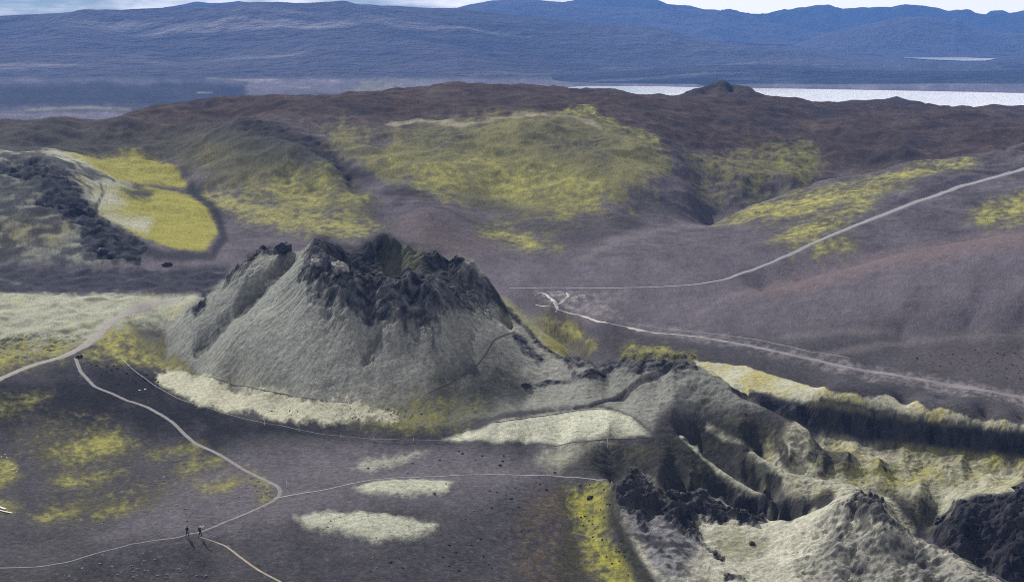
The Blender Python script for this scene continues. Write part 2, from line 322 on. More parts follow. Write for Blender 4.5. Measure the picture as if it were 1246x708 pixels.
m_fcrock = mx(poly([(745,592),(768,573),(795,587),(815,600),(835,600),(862,600),(880,612),(905,626),(880,634),(852,628),(852,655),(838,652),(822,640),(800,628),(785,640),(760,625)], 2.5, 9, 6),
              .8 * poly([(1040,604),(1058,600),(1078,617),(1104,648),(1085,652),(1060,640),(1035,625),(1020,615)], 3, 10, 8), line([(845,655),(862,668),(880,680)], 2.5, 2, 5, rag2=3), line([(885,703),(905,706),(915,720)], 3, 2, 4), line([(895,616),(905,612),(930,618)], 3, 2, 4),
              poly([(895,628),(915,622),(935,632),(915,640),(900,638)], 2, 4, 3))
m_fcgrey = poly([(748,600),(800,600),(852,652),(848,680),(825,712),(795,690),(765,650)], 6, 10, 7)
m_block = poly([(1133,652),(1150,632),(1165,612),(1185,604),(1246,600),(1340,598),(1420,604),(1480,612),(1480,760),(1340,760),(1250,712),(1200,694),(1150,672)], 2.5, 4, 3)
m_rmoss = mx(poly([(940,563),(1000,578),(1080,603),(1115,640),(1085,640),(1050,602),(1010,596),(985,606),(955,604),(930,582)], 3, 6, 4), poly([(955,528),(1000,532),(1050,545),(1110,548),(1246,566),(1400,576),(1480,580),(1480,606),(1400,600),(1246,598),(1185,603),(1140,640),(1110,622),(1080,605),(1000,583),(960,574),(930,560),(930,545)], 4, 8, 5))
m_ry = [(poly([(1078,545),(1110,541),(1160,541),(1200,549),(1246,560),(1320,568),(1320,575),(1246,568),(1170,556),(1110,552)], 2, 3, 2), 1.1), (poly([(1032,577),(1062,562),(1100,568),(1150,572),(1192,583),(1165,592),(1090,590),(1045,588)], 4, 5, 6), .95),
        (poly([(985,560),(1030,556),(1060,562),(1030,578),(1000,576)], 5, 7, 8), .5)]
m_rdk = mx(poly([(985,546),(1010,548),(1050,560),(1030,566),(1000,562)], 5, 6, 5), poly([(1080,600),(1140,612),(1160,618),(1140,645),(1110,640)], 4, 6, 6), line([(940,612),(965,625),(985,615),(1010,600)], 6, 3, 4))
m_ridgeA = line([(829,532),(850,551),(870,567),(892,583),(918,597)], 2.2, 1.5, 2.5)
m_ridgeB = mx(line([(914,550),(935,563),(960,575),(1000,584),(1040,594)], 4.0, 3, 4), poly([(880,575),(900,580),(925,600),(915,608),(895,600)], 3, 4, 3), line([(860,520),(900,537),(915,548)], 1.2, 1.5, 2))
m_plat = poly([(845,440),(900,446),(960,462),(1030,482),(1100,492),(1180,509),(1246,518),(1320,524),(1380,528),(1470,531),(1470,542),(1380,538),(1320,533),(1246,527),(1200,522),(1100,509),(1000,495),(940,481),(885,468)], 1., 2.5, 2)
m_wall = poly([(885,472),(940,483),(1000,497),(1100,511),(1200,524),(1246,529),(1320,534),(1380,538),(1470,541),(1470,574),(1380,569),(1320,566),(1246,556),(1200,550),(1100,537),(1050,534),(1000,520),(950,505),(905,485)], 1, 1, 1)
m_lava = poly([(-260,320),(-20,318),(100,326),(200,328),(300,322),(330,330),(290,348),(240,357),(150,357),(60,356),(-20,357),(-260,357)], 4, 7, 5)
m_lc = poly([(-200,190),(0,186),(60,188),(100,200),(128,216),(112,235),(118,262),(150,280),(178,298),(172,315),(110,325),(0,320),(-200,318)], 3, 4)
m_lcrock = mx(poly([(-100,205),(0,202),(45,198),(62,204),(80,210),(98,235),(118,262),(150,275),(178,300),(170,318),(120,318),(95,300),(100,280),(60,255),(45,235),(50,216),(0,214),(-100,225)], 3, 9, 6), line([(38,200),(25,210)], 4, 3, 4))
m_lcy = poly([(20,270),(60,260),(90,275),(70,290),(10,305),(-60,310),(-60,280)], 6, 9, 8)
m_basin = mx(poly([(88,222),(100,212),(130,222),(170,226),(205,232),(236,242),(262,268),(266,285),(247,307),(200,299),(170,287),(130,266),(116,262),(118,245)], 2, 4, 3), poly([(60,190),(110,188),(190,186),(214,204),(229,224),(200,230),(140,224),(126,214),(100,202)], 2.5, 5, 3))
m_bpale = mx(poly([(10,189),(60,186),(100,198),(126,213),(160,228),(130,238),(112,235),(92,212),(60,200)], 3, 4, 3), poly([(118,262),(140,260),(185,268),(180,282),(150,276)], 5, 4, 3), poly([(90,222),(130,224),(150,250),(120,258),(105,240)], 8, 5))
m_bdark = mx(poly([(150,234),(172,232),(190,238),(182,247),(160,245)], 3, 5, 5), line([(122,228),(126,238),(115,258)], 1.6, 1.2, 1), line([(84,205),(105,212),(140,222)], 1.1, 1, 1))
m_chan = line([(232,228),(248,246),(268,268),(272,290),(258,312),(200,312),(165,300)], 5, 4, 3)
m_mid1 = mx(poly([(235,234),(262,236),(300,247),(370,252),(430,266),(462,282),(420,287),(350,278),(290,262),(255,246)], 3.5, 8, 7))
m_mid2 = poly([(312,222),(345,208),(385,212),(420,230),(445,245),(400,250),(350,243),(300,236)], 5, 9, 7)
m_mid2o = poly([(60,176),(180,170),(300,162),(370,185),(430,220),(455,250),(420,262),(340,240),(250,215),(190,192),(100,190)], 9, 12, 8)
m_ldark = mx(poly([(-150,162),(0,153),(60,150),(110,158),(200,165),(250,170),(230,195),(120,188),(60,187),(-150,187)], 8, 10, 8), poly([(250,150),(300,150),(360,165),(420,205),(450,240),(480,275),(450,262),(400,225),(340,200),(260,180)], 7, 9, 7))
m_lrk = line([(292,152),(312,156),(345,170),(375,178),(400,190),(425,215)], 5, 3, 6, rag2=4)
m_big = poly([(392,160),(418,156),(455,185),(480,160),(540,150),(600,146),(620,141),(700,143),(740,152),(800,172),(812,200),(800,225),(770,243),(710,256),(690,268),(640,262),(590,248),(540,238),(480,215),(430,192)], 6, 13, 9)
m_bigy = poly([(400,162),(440,185),(520,203),(560,190),(600,180),(660,190),(730,212),(750,228),(730,245),(685,266),(620,250),(540,235),(470,205),(420,182)], 8, 12, 9)
m_bigd = mx(poly([(490,155),(560,152),(580,170),(540,185),(490,172)], 7, 9, 8), poly([(640,160),(720,155),(750,180),(740,210),(690,195),(650,180)], 8, 10, 8), poly([(420,180),(460,184),(450,192),(425,190)], 4, 4, 4), poly([(560,235),(620,245),(660,262),(630,270),(570,250)], 5, 7, 7))
m_top = mx(poly([(676,136),(722,131),(726,143),(700,144)], 3, 5, 5), line([(700,143),(740,150),(780,163),(800,172)], 3, 2.5, 4))
m_brow = line([(470,152),(520,149),(560,155),(590,150),(620,142),(660,143),(700,148),(730,156)], 1.6, 1.5, 2.5)
m_rmid = poly([(835,198),(880,186),(940,182),(985,182),(998,200),(975,222),(915,236),(870,228),(845,215)], 6, 12, 9)
m_rmidy = poly([(945,190),(985,184),(992,200),(975,220),(950,222)], 5, 8, 7)
m_strip = mx(poly([(582,279),(610,282),(650,292),(682,300),(655,304),(620,298),(598,290)], 2.5, 4, 5))
m_road1 = mx(poly([(868,272),(900,258),(945,243),(1040,222),(1130,200),(1188,196),(1130,214),(1080,232),(1030,248),(985,262),(930,266),(900,270)], 2.5, 9, 8), poly([(942,290),(980,270),(1040,250),(1072,240),(1055,254),(1020,275),(968,298)], 2.5, 6, 7), poly([(995,305),(1010,298),(1036,297),(1030,303),(1005,307)], 2, 4, 5),
             poly([(1180,262),(1215,250),(1246,238),(1300,235),(1300,255),(1246,268),(1200,272)], 3, 9, 9))
m_tan = mx(poly([(905,358),(960,340),(1080,309),(1160,294),(1246,280),(1340,272),(1340,290),(1246,300),(1160,312),(1090,326),(1000,348),(940,362)], 8, 6, 3))
m_faint = mx(line([(850,380),(880,362),(960,342)], 2, 4, 4), line([(1000,432),(1080,418),(1160,411),(1300,405)], 3, 5, 4), line([(950,410),(1040,402),(1100,405)], 2, 5, 4), line([(700,320),(740,300),(800,280),(850,272)], 4, 6, 5))
m_blackp = mx(poly([(700,385),(760,396),(860,422),(960,445),(1080,480),(1040,485),(930,455),(840,438),(750,430),(700,402)], 6, 9, 6), poly([(640,352),(720,395),(700,400),(650,375)], 8, 5))
m_rplain = poly([(1090,425),(1160,415),(1300,412),(1300,470),(1200,462),(1120,445)], 12, 10, 8)
m_y2 = mx(poly([(655,389),(680,393),(705,402),(722,413),(716,419),(695,412),(672,402)], 2, 3, 2), poly([(757,437),(768,421),(790,424),(812,428),(845,437)], 1.8, 4, 4))
m_knob = poly([(480,278),(500,262),(515,257),(540,268),(580,290),(600,305),(560,312),(520,305)], 9, 6)
m_bdark2 = poly([(560,262),(640,275),(700,272),(780,250),(840,235),(860,245),(800,262),(720,290),(680,290),(620,285)], 9, 8, 5)
m_farlava = poly([(-300,104),(-20,100),(120,101),(200,99),(300,101),(300,108),(260,120),(180,131),(60,132),(-20,131),(-300,130)], 3, 3)
m_farpale = mx(line([(30,134),(100,131),(160,133)], .8, 1, 1), poly([(428,112),(440,99),(470,94),(495,97),(480,104),(450,113)], 2, 3, 2), line([(250,95),(300,98),(345,97)], .5, .5, .8), line([(285,117),(305,107),(300,103)], .25, .3, .2), line([(240,113),(258,113)], .6, .6, .5), line([(345,90),(390,91)], .3, .4, .4), line([(340,105),(380,107)], .5, .5, .5))
m_r6 = poly([(690,440),(750,441),(850,441),(875,458),(900,478),(930,496),(900,508),(850,498),(800,500),(795,527),(770,506),(735,495),(650,497),(660,470)], 4, 6, 4)
m_knoll = poly([(838,109),(850,102),(872,98),(895,101),(912,108),(880,112)], 2, 2)
log('masks')

# ------------------------------------------------------------------ routes in the photo
FOOTPATHS = [
 ('wide pale gravel track winding between the yellow moss flats at the left edge', [(-240,520,.8),(-140,508,.85),(-60,490,.9),(-20,470,.9),(0,460,1.),(40,445,1.05),(80,433,1.1),(105,420,1.15),(122,405,1.3),(135,390,1.4),(160,378,1.5),(190,367,1.7),(225,362,1.6)], 'track'),
 ('narrow grey footpath curving down through dark sand from the pale track', [(92,436,.75),(98,452,.8),(115,470,.8),(150,486,.8),(180,497,.85),(210,515,.85),(235,538,.9),(262,552,.9),(290,568,.95),(320,583,1.),(340,594,1.0),(342,602,1.0),(325,614,.9),(300,626,.85),(270,637,.8),(246,647,.7),(225,654,.6),(180,660,.45),(130,671,.45),(80,687,.5),(40,692,.6),(0,692,.6),(-60,694,.6)], 'grey'),
 ('thin tan footpath running from the two hikers to the bottom edge', [(246,655,.35),(262,660,.5),(275,664,.65),(295,680,.7),(320,696,.7),(345,708,.7),(380,725,.7)], 'tan'),
 ('straight grey footpath leading from the path bend to the dark rocky ridge', [(335,606,.6),(365,600,.6),(400,595,.5),(450,585,.45),(500,581,.45),(560,578.5,.45),(620,578.5,.45),(680,580,.45),(746,584,.45)], 'pale'),
 ('faint dark footpath crossing the lower flank of the big crater', [(255,462,.3),(285,468,.3),(330,478,.3),(380,487,.3),(430,492,.28)], 'dark'),
 ('dark brown footpath zigzagging down the flank from the crater saddle', [(626,404,.5),(612,410,.5),(600,416,.5),(592,430,.5),(580,445,.5),(562,458,.45),(540,468,.4),(518,478,.3)], 'dark'),
 ('thin dark footpath along the upper edge of the pale moss mound', [(560,525,.28),(600,515,.28),(640,509,.3),(680,503,.32),(712,498,.35),(745,497,.35),(770,507,.3),(795,528,.28)], 'dark'),
 ('thin dark footpath along the lower edge of the pale moss mound', [(668,542,.3),(700,539,.3),(735,534.5,.3),(770,533,.3),(800,531,.28)], 'dark'),
]
ROAD = [(622,352,1.3),(700,351.5,1.4),(780,350.5,1.5),(850,346,1.8),(885,339,2.),(912,330,2.2),(945,316,2.3),(985,298,2.5),(1040,275,2.7),(1100,251,2.9),(1170,227,3.1),(1246,206,3.3),(1330,188,3.4),(1420,176,3.3),(1500,170,3.2)]
STREAMS = [
 [(650,361,.6),(657,357,1.4),(664,358,2.2),(668,362,2.4),(674,366,2.6),(677,371,3.),(679,377,2.2),(675,380,.8)], [(663,357,.8),(672,355.5,1.1),(684,357,1.0),(692,356,.7)], [(677,371,2),(684,368,2.),(689,363,2.4),(692,359,2.),(688,356,1.),(697,356,.6)], [(690,366,.8),(700,362,1.1),(712,359,.7),(722,357,.4)],
 [(652,371,.5),(665,373,.9),(676,375,1.8),(690,380,2.2),(712,385,1.6),(740,393,1.5),(762,396,2.6),(775,400,4.2),(790,403,3.4),(815,406,2.2),(850,410,1.6),(890,417,1.0)],]
mp = None
for lb, l, kd in FOOTPATHS:
    q = line([(a, b) for a, b, c in l], 8.5 if kd == 'track' else 3.2 if kd != 'dark' else 2.2, 2.5, 0)
    mp = q if mp is None else np.maximum(mp, q)
m_path = np.maximum(mp, line([(a, b) for a, b, c in ROAD], 3.4, 3, 0))
for l in STREAMS: m_path = np.maximum(m_path, .8 * line([(a, b) for a, b, c in l], 4, 3, 0))

# ------------------------------------------------------------------ relief detail
near3 = (YV < 3400)
def detail():
    x, y, c = Xg, Yg, CELL
    far = ss(1500, 1900, Yg)
    rock = (1 - .7 * m_pit) * mx(m_rim, m_rimlow * .6, m_subrock, m_fcrock, m_block * .9, m_lcrock, m_lrk * .7, m_wall * .3, m_rtop * .5, m_knoll * .7)
    lump = mx(m_rmoss, m_lfield * 1.1, m_plat * .22, m_lava * 1.5, m_fc * .6, poly([(1000,625),(1046,600),(1110,650),(1260,722),(1260,780),(960,780),(960,680)], 10, 5) * 1.6, m_dk2 * .6, m_lc * 1.3)
    z = ZB.copy()
    big = fbm(x, y, 60, 3, 3, .5, c) * .7 + fbm(x, y, 14, 4, 5, .55, c) * .3
    z += big * (1 - far) * (1 + ss(500, 800, Yg) * 2.0)
    z += ss(450, 700, Yg) * (1 - far) * ((fbm(x, y, 90, 6, 41, .6, c, ridge=True) - .3) * 5.0 + fbm(x, y * .7, 28, 4, 43, .6, c) * 2.2)
    # rough dark lava: jagged crags
    r1 = fbm(x, y, 9, 5, 7, .58, c, ridge=True); r2 = fbm(x + 3 * r1, y, 3.4, 4, 9, .6, c, ridge=True)
    r3 = fbm(x, y + r1, 5.5, 4, 19, .6, c)
    sc = 1 + ss(400, 560, Yg) * .8
    z += rock * (r1 * 1.5 + np.abs(r3) * 2.4 + r2 * .9 - 1.25) * sc
    # cushions of moss
    l1 = fbm(x, y * .8, 6, 4, 13, .55, c); l2 = 1 - np.abs(fbm(x, y, 2.4, 3, 15, .6, c))
    z += lump * (l1 * 1.15 + l2 * .55 - .4) * np.where(Yg > 300, 1.1, 1.0)
    z += m_wall * fbm(x, y, 4, 4, 51, .6, c) * .6
    # gullies and knuckles on the crater flank
    ang = np.arctan2(Xg + 28, Yg - 330); rad = np.hypot(Xg + 28, Yg - 330)
    gl = fbm(ang * 60, rad * .16, 3.0, 4, 29, .6); kn = fbm(x, y, 1.7, 3, 31, .6, c)
    fl = m_crater * (1 - m_rim)
    up_ = ss(34, 14, rad)
    z += fl * (gl * (.10 + .75 * up_) + kn * .04 + fbm(x, y, 5, 3, 33, .5, c) * .25)
    z -= (m_crease * 2.2 + m_crack * .8 + m_dent * .9) * (.7 + .3 * gl)
    kn2 = fbm(x, y, 2.2, 3, 37, .6, c)
    rr = poly([(800,442),(850,442),(900,478),(930,500),(880,505),(820,490),(790,470)], 8, 6)
    z += rr * (kn2 * .45)
    z += (1 - mx(rock, lump, fl)) * kn * .045 * (1 - far)
    z += (m_farlava * 0) + m_basin * 0 + m_patch * .35 + m_mound2 * .3 + m_apron * .35 + m_y2 * 1.0
    z -= m_trough * .3
    z += (m_plat * .2 + mx(*[a for a, b in m_ry]) * -.2)
    z = z * (1 - 0) 
    zp = ZB + big * (1 - far) * (1 + ss(500, 800, Yg) * 2.0)
    w = m_path * (1 - .0)
    z = z * (1 - w) + (zp + m_apron * .35 + m_crater * 0) * w
    return z
ZG = detail().astype(f32)
log('relief')
# lake bed
LAKE = [(690,106.0),(715,104.5),(800,105),(900,107),(1000,108.5),(1100,110.3),(1246,113),(1400,116),(1700,120)]
lp = [rz(px, py, -61.0) for px, py in LAKE]
LA = np.array([p[0] / p[1] for p in lp]); LY = np.array([p[1] for p in lp])
far_shore = np.interp(AV, LA, LY, left=0)
sh = far_shore[None, :] + fbm(Xg, Yg, 500, 3, 61) * 30
inlake = ss(0, 60, sh - Yg) * ss(1500, 1750, Yg) * ss(LA[0] - .004, LA[0] + .003, Ag)
ZG = ZG - inlake * 8
# second lake hollow
in2 = ss(0, .004, .0115 - np.abs((Ag - (1155 - CX) / F / cp * .982)) * .36) * ss(4700, 4900, Yg) * ss(5700, 5400, Yg)
ZG = ZG.astype(f32)

# ------------------------------------------------------------------ base colours (reflectance, with some highlights and shading painted in)
def C(*c): return np.array(c, f32)
def build_colour():
    v1 = fbm(Ag * F, VV * 1.6, 60, 6, 71, .6); v2 = N2; v3 = fbm(Xg, Yg, 7, 4, 73, .6, CELL); v4 = fbm(Xg, Yg, 1.6, 3, 77, .6, CELL)
    st = fbm(Ag * F * .30 - VV * .22, VV * 1.1, 14, 5, 83, .6) * (.45 + .55 * ss(400, 650, Yg))   # wind streaks
    col = np.zeros((NR, NC, 3), f32)
    def moss(m, bright=1., amt=1., halo=15.):
        S = SDF.get(id(m)); w = m if S is None else ss(-halo, halo * .7, S + N1 * 13 + N2 * 7)
        put(C(.105, .104, .050), w * ss(-1.2, .5, v2 + v1 * .6) * amt * .75, .35, v4 + v2)
        put(C(.19, .185, .070) * bright, w * w * ss(-.7, .5, v2 * .8 + v1 * .8 + st * .3) * amt * .9, .3, v4)
        put(C(.31, .305, .088) * bright, w ** 3 * ss(-.35, .75, v2 * .7 + v1 * .8 + st * .3) * amt, .22, v4 + v2 * .5)
    sand = C(.066, .064, .072); sand_d = C(.016, .0168, .021); plain = C(.112, .101, .120); brown = C(.060, .043, .035)
    col[:] = sand
    def put(c, m, var=.18, vf=None):
        nonlocal col
        m = np.clip(m, 0, 1)[..., None]; vv = (1 + var * (v2 if vf is None else vf))[..., None]
        col = col * (1 - m) + c * vv * m
    put(plain, ss(335, 380, Yg), .1)
    put(C(.105, .095, .11), ss(450, 520, Yg), .15)
    put(brown, ss(620, 800, Yg), .2)
    put(sand_d, m_dark1 * .95, .25)
    put(C(.135, .125, .145), poly([(230,575),(330,548),(430,540),(520,545),(600,556),(680,575),(620,600),(520,612),(420,612),(340,640),(240,650),(120,655),(160,620)], 16, 12, 5) * .75, .12); put(C(.055, .054, .062), poly([(340,660),(440,665),(560,640),(640,600),(680,600),(640,700),(560,760),(300,760),(300,700)], 18, 14, 6) * .75, .3)
    put(C(.05, .05, .056), poly([(120,668),(240,660),(270,690),(290,740),(60,740),(60,700)], 10, 12, 6) * .8, .35)
    put(C(.060, .059, .068), ss(.0, .6, v1) * .5 * ss(380, 330, Yg), .2)
    put(C(.12, .115, .13), ss(.1, .6, st) * .45 * ss(900, 300, Yg) * (1 - m_dark1), .1)
    put(C(.065, .058, .062), ss(.05, .5, -st + v1 * .5) * .5 * ss(400, 500, Yg), .1)
    pale = C(.36, .37, .295); grey = C(.212, .218, .20); yel = C(.28, .27, .062); yel2 = C(.36, .33, .125); olive = C(.15, .145, .062); rock = C(.020, .021, .026); dko = C(.030, .031, .026)
    # far side
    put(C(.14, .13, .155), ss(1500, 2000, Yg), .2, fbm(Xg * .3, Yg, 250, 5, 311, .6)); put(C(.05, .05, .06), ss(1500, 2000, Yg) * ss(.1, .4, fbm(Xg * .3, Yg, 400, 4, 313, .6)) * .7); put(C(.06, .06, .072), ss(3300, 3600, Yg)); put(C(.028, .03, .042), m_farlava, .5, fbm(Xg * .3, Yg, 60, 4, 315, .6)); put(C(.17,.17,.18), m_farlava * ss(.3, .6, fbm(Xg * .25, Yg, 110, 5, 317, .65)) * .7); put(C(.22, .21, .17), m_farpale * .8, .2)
    put(C(.30, .285, .28), poly([(648,359),(662,354),(690,355),(722,355),(712,364),(698,374),(684,381),(672,378),(660,368)], 5, 8, 6) * ss(-.2, .5, v2) * .7); put(C(.21, .195, .205), mx(poly([(690,376),(740,360),(760,360),(735,375),(770,392),(800,405),(760,398),(720,388)], 8, 9, 7), poly([(745,394),(800,398),(880,412),(960,428),(1060,446),(1180,466),(1300,485),(1300,505),(1180,480),(1040,455),(900,424),(790,408)], 5, 7, 5)) * ss(-.6, .5, v2 + st) * .8)
    far_ = ss(400, 600, Yg)
    k = np.exp((.30 + .25 * far_) * v1 * 1.3 + (.16 + .22 * far_) * v2 + .30 * st * far_ - .06); col = col * k[..., None]
    put(C(.03, .027, .028), far_ * ss(.08, .45, fbm(Xg, Yg, 45, 5, 401, .62, CELL) + v2 * .3) * .8 * ss(1700, 1400, Yg), .2)
    put(C(.13, .112, .115), far_ * ss(.25, .7, fbm(Xg, Yg * .6, 60, 5, 403, .62, CELL)) * .5 * ss(1700, 1400, Yg), .2)
    # hills
    put(C(.055, .052, .048), m_bdark2 * .7); put(olive * .8, m_mid2o * .8, .5); put(C(.05, .051, .042), m_ldark * .85, .5); put(C(.035, .033, .032), m_lrk, .5)
    put(olive * 1.2, m_big * .9, .4); moss(m_bigy, 1.05); put(C(.07, .068, .05), m_bigd * ss(-.4, .2, v2) * .9, .3); moss(m_top, 1.1); put(C(.30, .28, .20), m_brow * .8)
    put(olive, m_rmid * ss(-.5, .2, v2)); moss(m_rmidy, .85); moss(m_mid1, 1.05); put(C(.27, .265, .10), m_mid1 * ss(-.6, .4, v2 + st) * .6, .2); moss(m_mid2, 1.05)
    moss(m_strip, 1.1); moss(m_road1, 1.25)
    put(C(.16, .12, .115), m_tan * .5, .15); put(C(.19, .17, .18), m_faint * .45, .1); put(C(.05, .047, .053), m_blackp * .8, .3); put(C(.085, .073, .08), m_rplain * .6); put(C(.12, .092, .09), m_knob * .6)
    put(C(.04, .036, .036), m_knoll * .9, .4)
    # left crater
    lcd = ss(-.22, .12, v3 * .7 + v1 * .6 + N2 * .3)
    put(C(.20, .21, .18), m_lc, .3); put(C(.20, .19, .09), m_lcy * .8, .3); put(C(.21, .20, .065), m_basin, .2, v4); put(yel * .98, m_basin * m_basin * ss(-1.1, .1, v1 + v2 * .4), .15, v2); put(C(.075, .07, .078), line([(150,225),(190,231),(226,229),(245,222)], 2.2, 2, 3) * .9); put(pale, m_bpale, .12); put(C(.05, .05, .05), m_bdark * .9, .4); put(sand_d * 1.1, m_chan * .8)
    put(rock * 1.6, m_lc * lcd * .85, .4); put(C(.06, .062, .07), m_lcrock, .5, v4); put(C(.013, .013, .017), m_lcrock * ss(-.2, .2, -v3 * .7 - v4 * .6)); put(C(.25, .26, .24), m_lcrock * ss(.15, .5, v4) * .5)
    put(C(.042, .043, .055), m_lava, .35); put(C(.17, .17, .19), m_lava * ss(.1, .6, v3 + st * .6) * .7)
    # left moss field
    put(C(.33, .345, .27), m_lfield, .3, v3); put(C(.07, .07, .055), m_lfield * ss(.0, .4, st * .8 + v3 * .7) * .85); put(yel2, m_lfield * ss(.1, .5, v1) * .7, .2)
    moss(m_lyel, 1.1); put(C(.06, .06, .048), m_foot * ss(-.35, .15, v2) * .85, .4)
    # main crater
    put(grey, m_r6 * (1 - m_dk2 * .6), .12, v3); put(C(.05, .05, .05), m_r6 * ss(.15, .5, v4 + v3 * .5) * .6)
    put(grey, m_crater, .10, v3); put(C(.27, .285, .26), m_crater * poly([(200,400),(340,305),(380,330),(400,400),(440,470),(400,500),(300,470)], 25, 10, 4) * .8, .12, v3); put(C(.12, .12, .09), m_crater * poly([(540,470),(480,490),(440,505),(600,500),(600,480)], 14, 8, 4) * .8); put(C(.033, .036, .036), poly([(520,485),(545,465),(575,440),(600,432),(625,450),(640,480),(630,500),(580,503),(540,500)], 12, 8, 5) * .85)  # left flank painted lighter; right hollow darker, part dark soil, part painted shade
    put(C(.16, .15, .095), poly([(265,440),(330,470),(420,490),(520,490),(560,500),(500,515),(430,505),(350,490),(280,470)], 8, 8, 6) * .5)
    moss(m_footy, .8); put(C(.25, .25, .13), m_yflank * .85, .2); put(yel * .8, m_yflank * poly([(660,420),(700,425),(700,440),(665,436)], 8, 5) * .8)
    angc = np.arctan2(Xg + 28, Yg - 330); radc = np.hypot(Xg + 28, Yg - 330)
    dn = fbm(angc * 34, radc * .09, 1.0, 5, 431, .62); dn2 = fbm(angc * 90, radc * .25, 1.0, 3, 433, .6)
    col = col * (1 + m_crater * (.34 * dn + .09 * dn2))[..., None]
    put(C(.07, .07, .068), m_crater * ss(.25, .6, dn + dn2 * .4) * ss(50, 20, radc) * .8, .3); put(C(.085,.083,.06), m_crater * ss(.1, .5, v2 + dn * .5) * ss(38, 62, radc) * .45)
    put(rock * 1.3, line([(592,345),(606,362),(620,380),(640,400)], 3, 2, 5, rag2=3), .4)
    rk = mx(ss(.25, .75, m_rim * 1.15 + v4 * .45 + v3 * .3 - .12), m_rimlow * ss(-.2, .3, v2 + v4 * .5) * .8, m_subrock * ss(-.6, 0, v4), m_rtop * .95)
    put(C(.085, .086, .094), rk, .5, v4); put(C(.014, .014, .018), rk * ss(-.15, .35, -v3 * .6 - v4 * .7 + v2 * .3) * .95, .3); put(C(.20, .20, .20), rk * ss(.25, .55, v4 + v3 * .4) * .6); put(C(.21, .215, .23), mx(m_rim, m_subrock, m_fcrock) * ss(.22, .6, v4 + v3 * .4) * .55, .2)
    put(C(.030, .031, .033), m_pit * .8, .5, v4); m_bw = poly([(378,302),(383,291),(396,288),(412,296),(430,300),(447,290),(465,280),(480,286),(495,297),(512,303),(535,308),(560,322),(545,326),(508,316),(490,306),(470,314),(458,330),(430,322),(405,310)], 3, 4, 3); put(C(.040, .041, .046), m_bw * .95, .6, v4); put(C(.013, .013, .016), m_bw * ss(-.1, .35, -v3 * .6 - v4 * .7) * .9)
    put(C(.10, .105, .072), poly([(458,330),(470,314),(490,304),(510,302),(516,312),(500,328),(480,336)], 4, 4, 3) * .9); put(C(.36,.36,.35), line([(392,312),(410,325),(435,331),(465,336),(480,340),(490,334)], 1.1, 1, 3) * ss(-.2, .3, v4) * .8); put(C(.34,.34,.30), line([(560,362),(590,380),(600,390),(615,400),(624,404)], 1.3, 1, 2) * ss(-.4, .2, v4) * .9); put(C(.33,.33,.32), line([(495,300),(512,303),(532,308),(545,318),(556,311),(575,318),(590,333)], 1.2, 1, 3) * ss(-.1, .4, v4) * .8); put(C(.05, .05, .05), m_crease * .75 * ss(-.9, .1, v2)); put(C(.055, .05, .055), m_crack * .9); put(C(.09, .09, .085), m_dent * .7)  # painted highlights along lip and back rim; painted shade in crease and dents
    put(pale * C(1.12, 1.1, 1.06), m_apron * ss(-1., -.3, v4), .12); put(pale * C(1.25, 1.26, 1.28), m_mound, .1, v4); put(pale * .8, m_mound2 * .8); put(pale * C(1.0, 1.01, 1.03), m_patch * ss(-1.2, -.2, v2), .12)
    # near left flats
    put(C(.075, .072, .045), m_olive * ss(-.7, .5, v2 + v1), .3); put(C(.16, .15, .08), m_olive * ss(.1, .7, v2 + st) * .8, .3)
    for m, w in m_ly: moss(m, .95, min(w, 1))
    put(C(.10, .078, .055), m_rust * ss(-.5, .4, v2 + v1) * .8, .3); put(C(.045, .045, .03), m_oldk * .8, .3); moss(m_trough, .9); put(C(.30, .295, .045), m_trough ** 2 * ss(-.5, .5, v2 * .6 + v1) * .85, .25, v4)
    # right
    put(dko, m_dk2 * .88, .5); put(olive * .7, m_dk2 * ss(.1, .6, v1 + v2 * .3) * .6)
    put(C(.33, .33, .25), m_rmoss * .95, .25, v3); put(C(.06, .06, .05), m_rmoss * ss(.25, .55, v3 + v2 * .3) * .7); put(yel2 * .9, m_rmoss * ss(.1, .5, v1) * .5)
    for m, w in m_ry: moss(m, 1.1, min(w, 1))
    put(dko, m_rdk * .85, .3)
    put(pale * .95, m_ridgeA * ss(-.6, .1, v2)); put(pale * .9, m_ridgeB * .9 * ss(-.8, 0, v2))
    put(C(.36, .36, .28), m_plat, .25, v3); put(yel2, m_plat * ss(-.1, .3, v1 + v2 * .3) * .85); put(rock * 1.2, m_wall * (1 - m_plat * .7), .4); put(C(.075, .073, .072), m_wall * ss(.0, .4, fbm(Xg, Yg * .5, 3.2, 4, 501, .6)) * .7, .4, v4)
    moss(m_y2, 1.)
    put(C(.38, .38, .315), m_fc, .22, v3); put(C(.19, .19, .205), m_fcgrey * .95, .3); put(rock * 1.5, m_fcgrey * ss(-.1, .35, v4 + v3 * .8) * .85, .3); put(C(.21, .21, .12), m_fc * poly([(870,650),(900,645),(930,665),(910,680),(870,675)], 8, 6) * .6)
    put(dko * 1.3, line([(745,604),(750,640),(768,675),(790,710),(810,750)], 9, 7, 10, rag2=6) * .9, .4, v4)
    m_fr = poly([(1025,622),(1060,640),(1105,650),(1170,684),(1260,724),(1260,790),(950,790),(985,700),(1010,655)], 10, 8, 6)
    put(C(.20, .20, .18), m_fr * .85, .3, v3); put(rock * 1.3, m_fr * ss(.05, .45, v3 + v4 * .6) * .8, .3)
    put(C(.06, .061, .068), m_fcrock * ss(-.7, -.05, v4 + v2 * .6 + .1), .5, v4); put(C(.013, .013, .017), m_fcrock * ss(-.15, .3, -v3 * .6 - v4 * .7), .3); put(C(.05, .05, .052), m_fc * ss(.3, .6, v3 + v4 * .4) * .45)
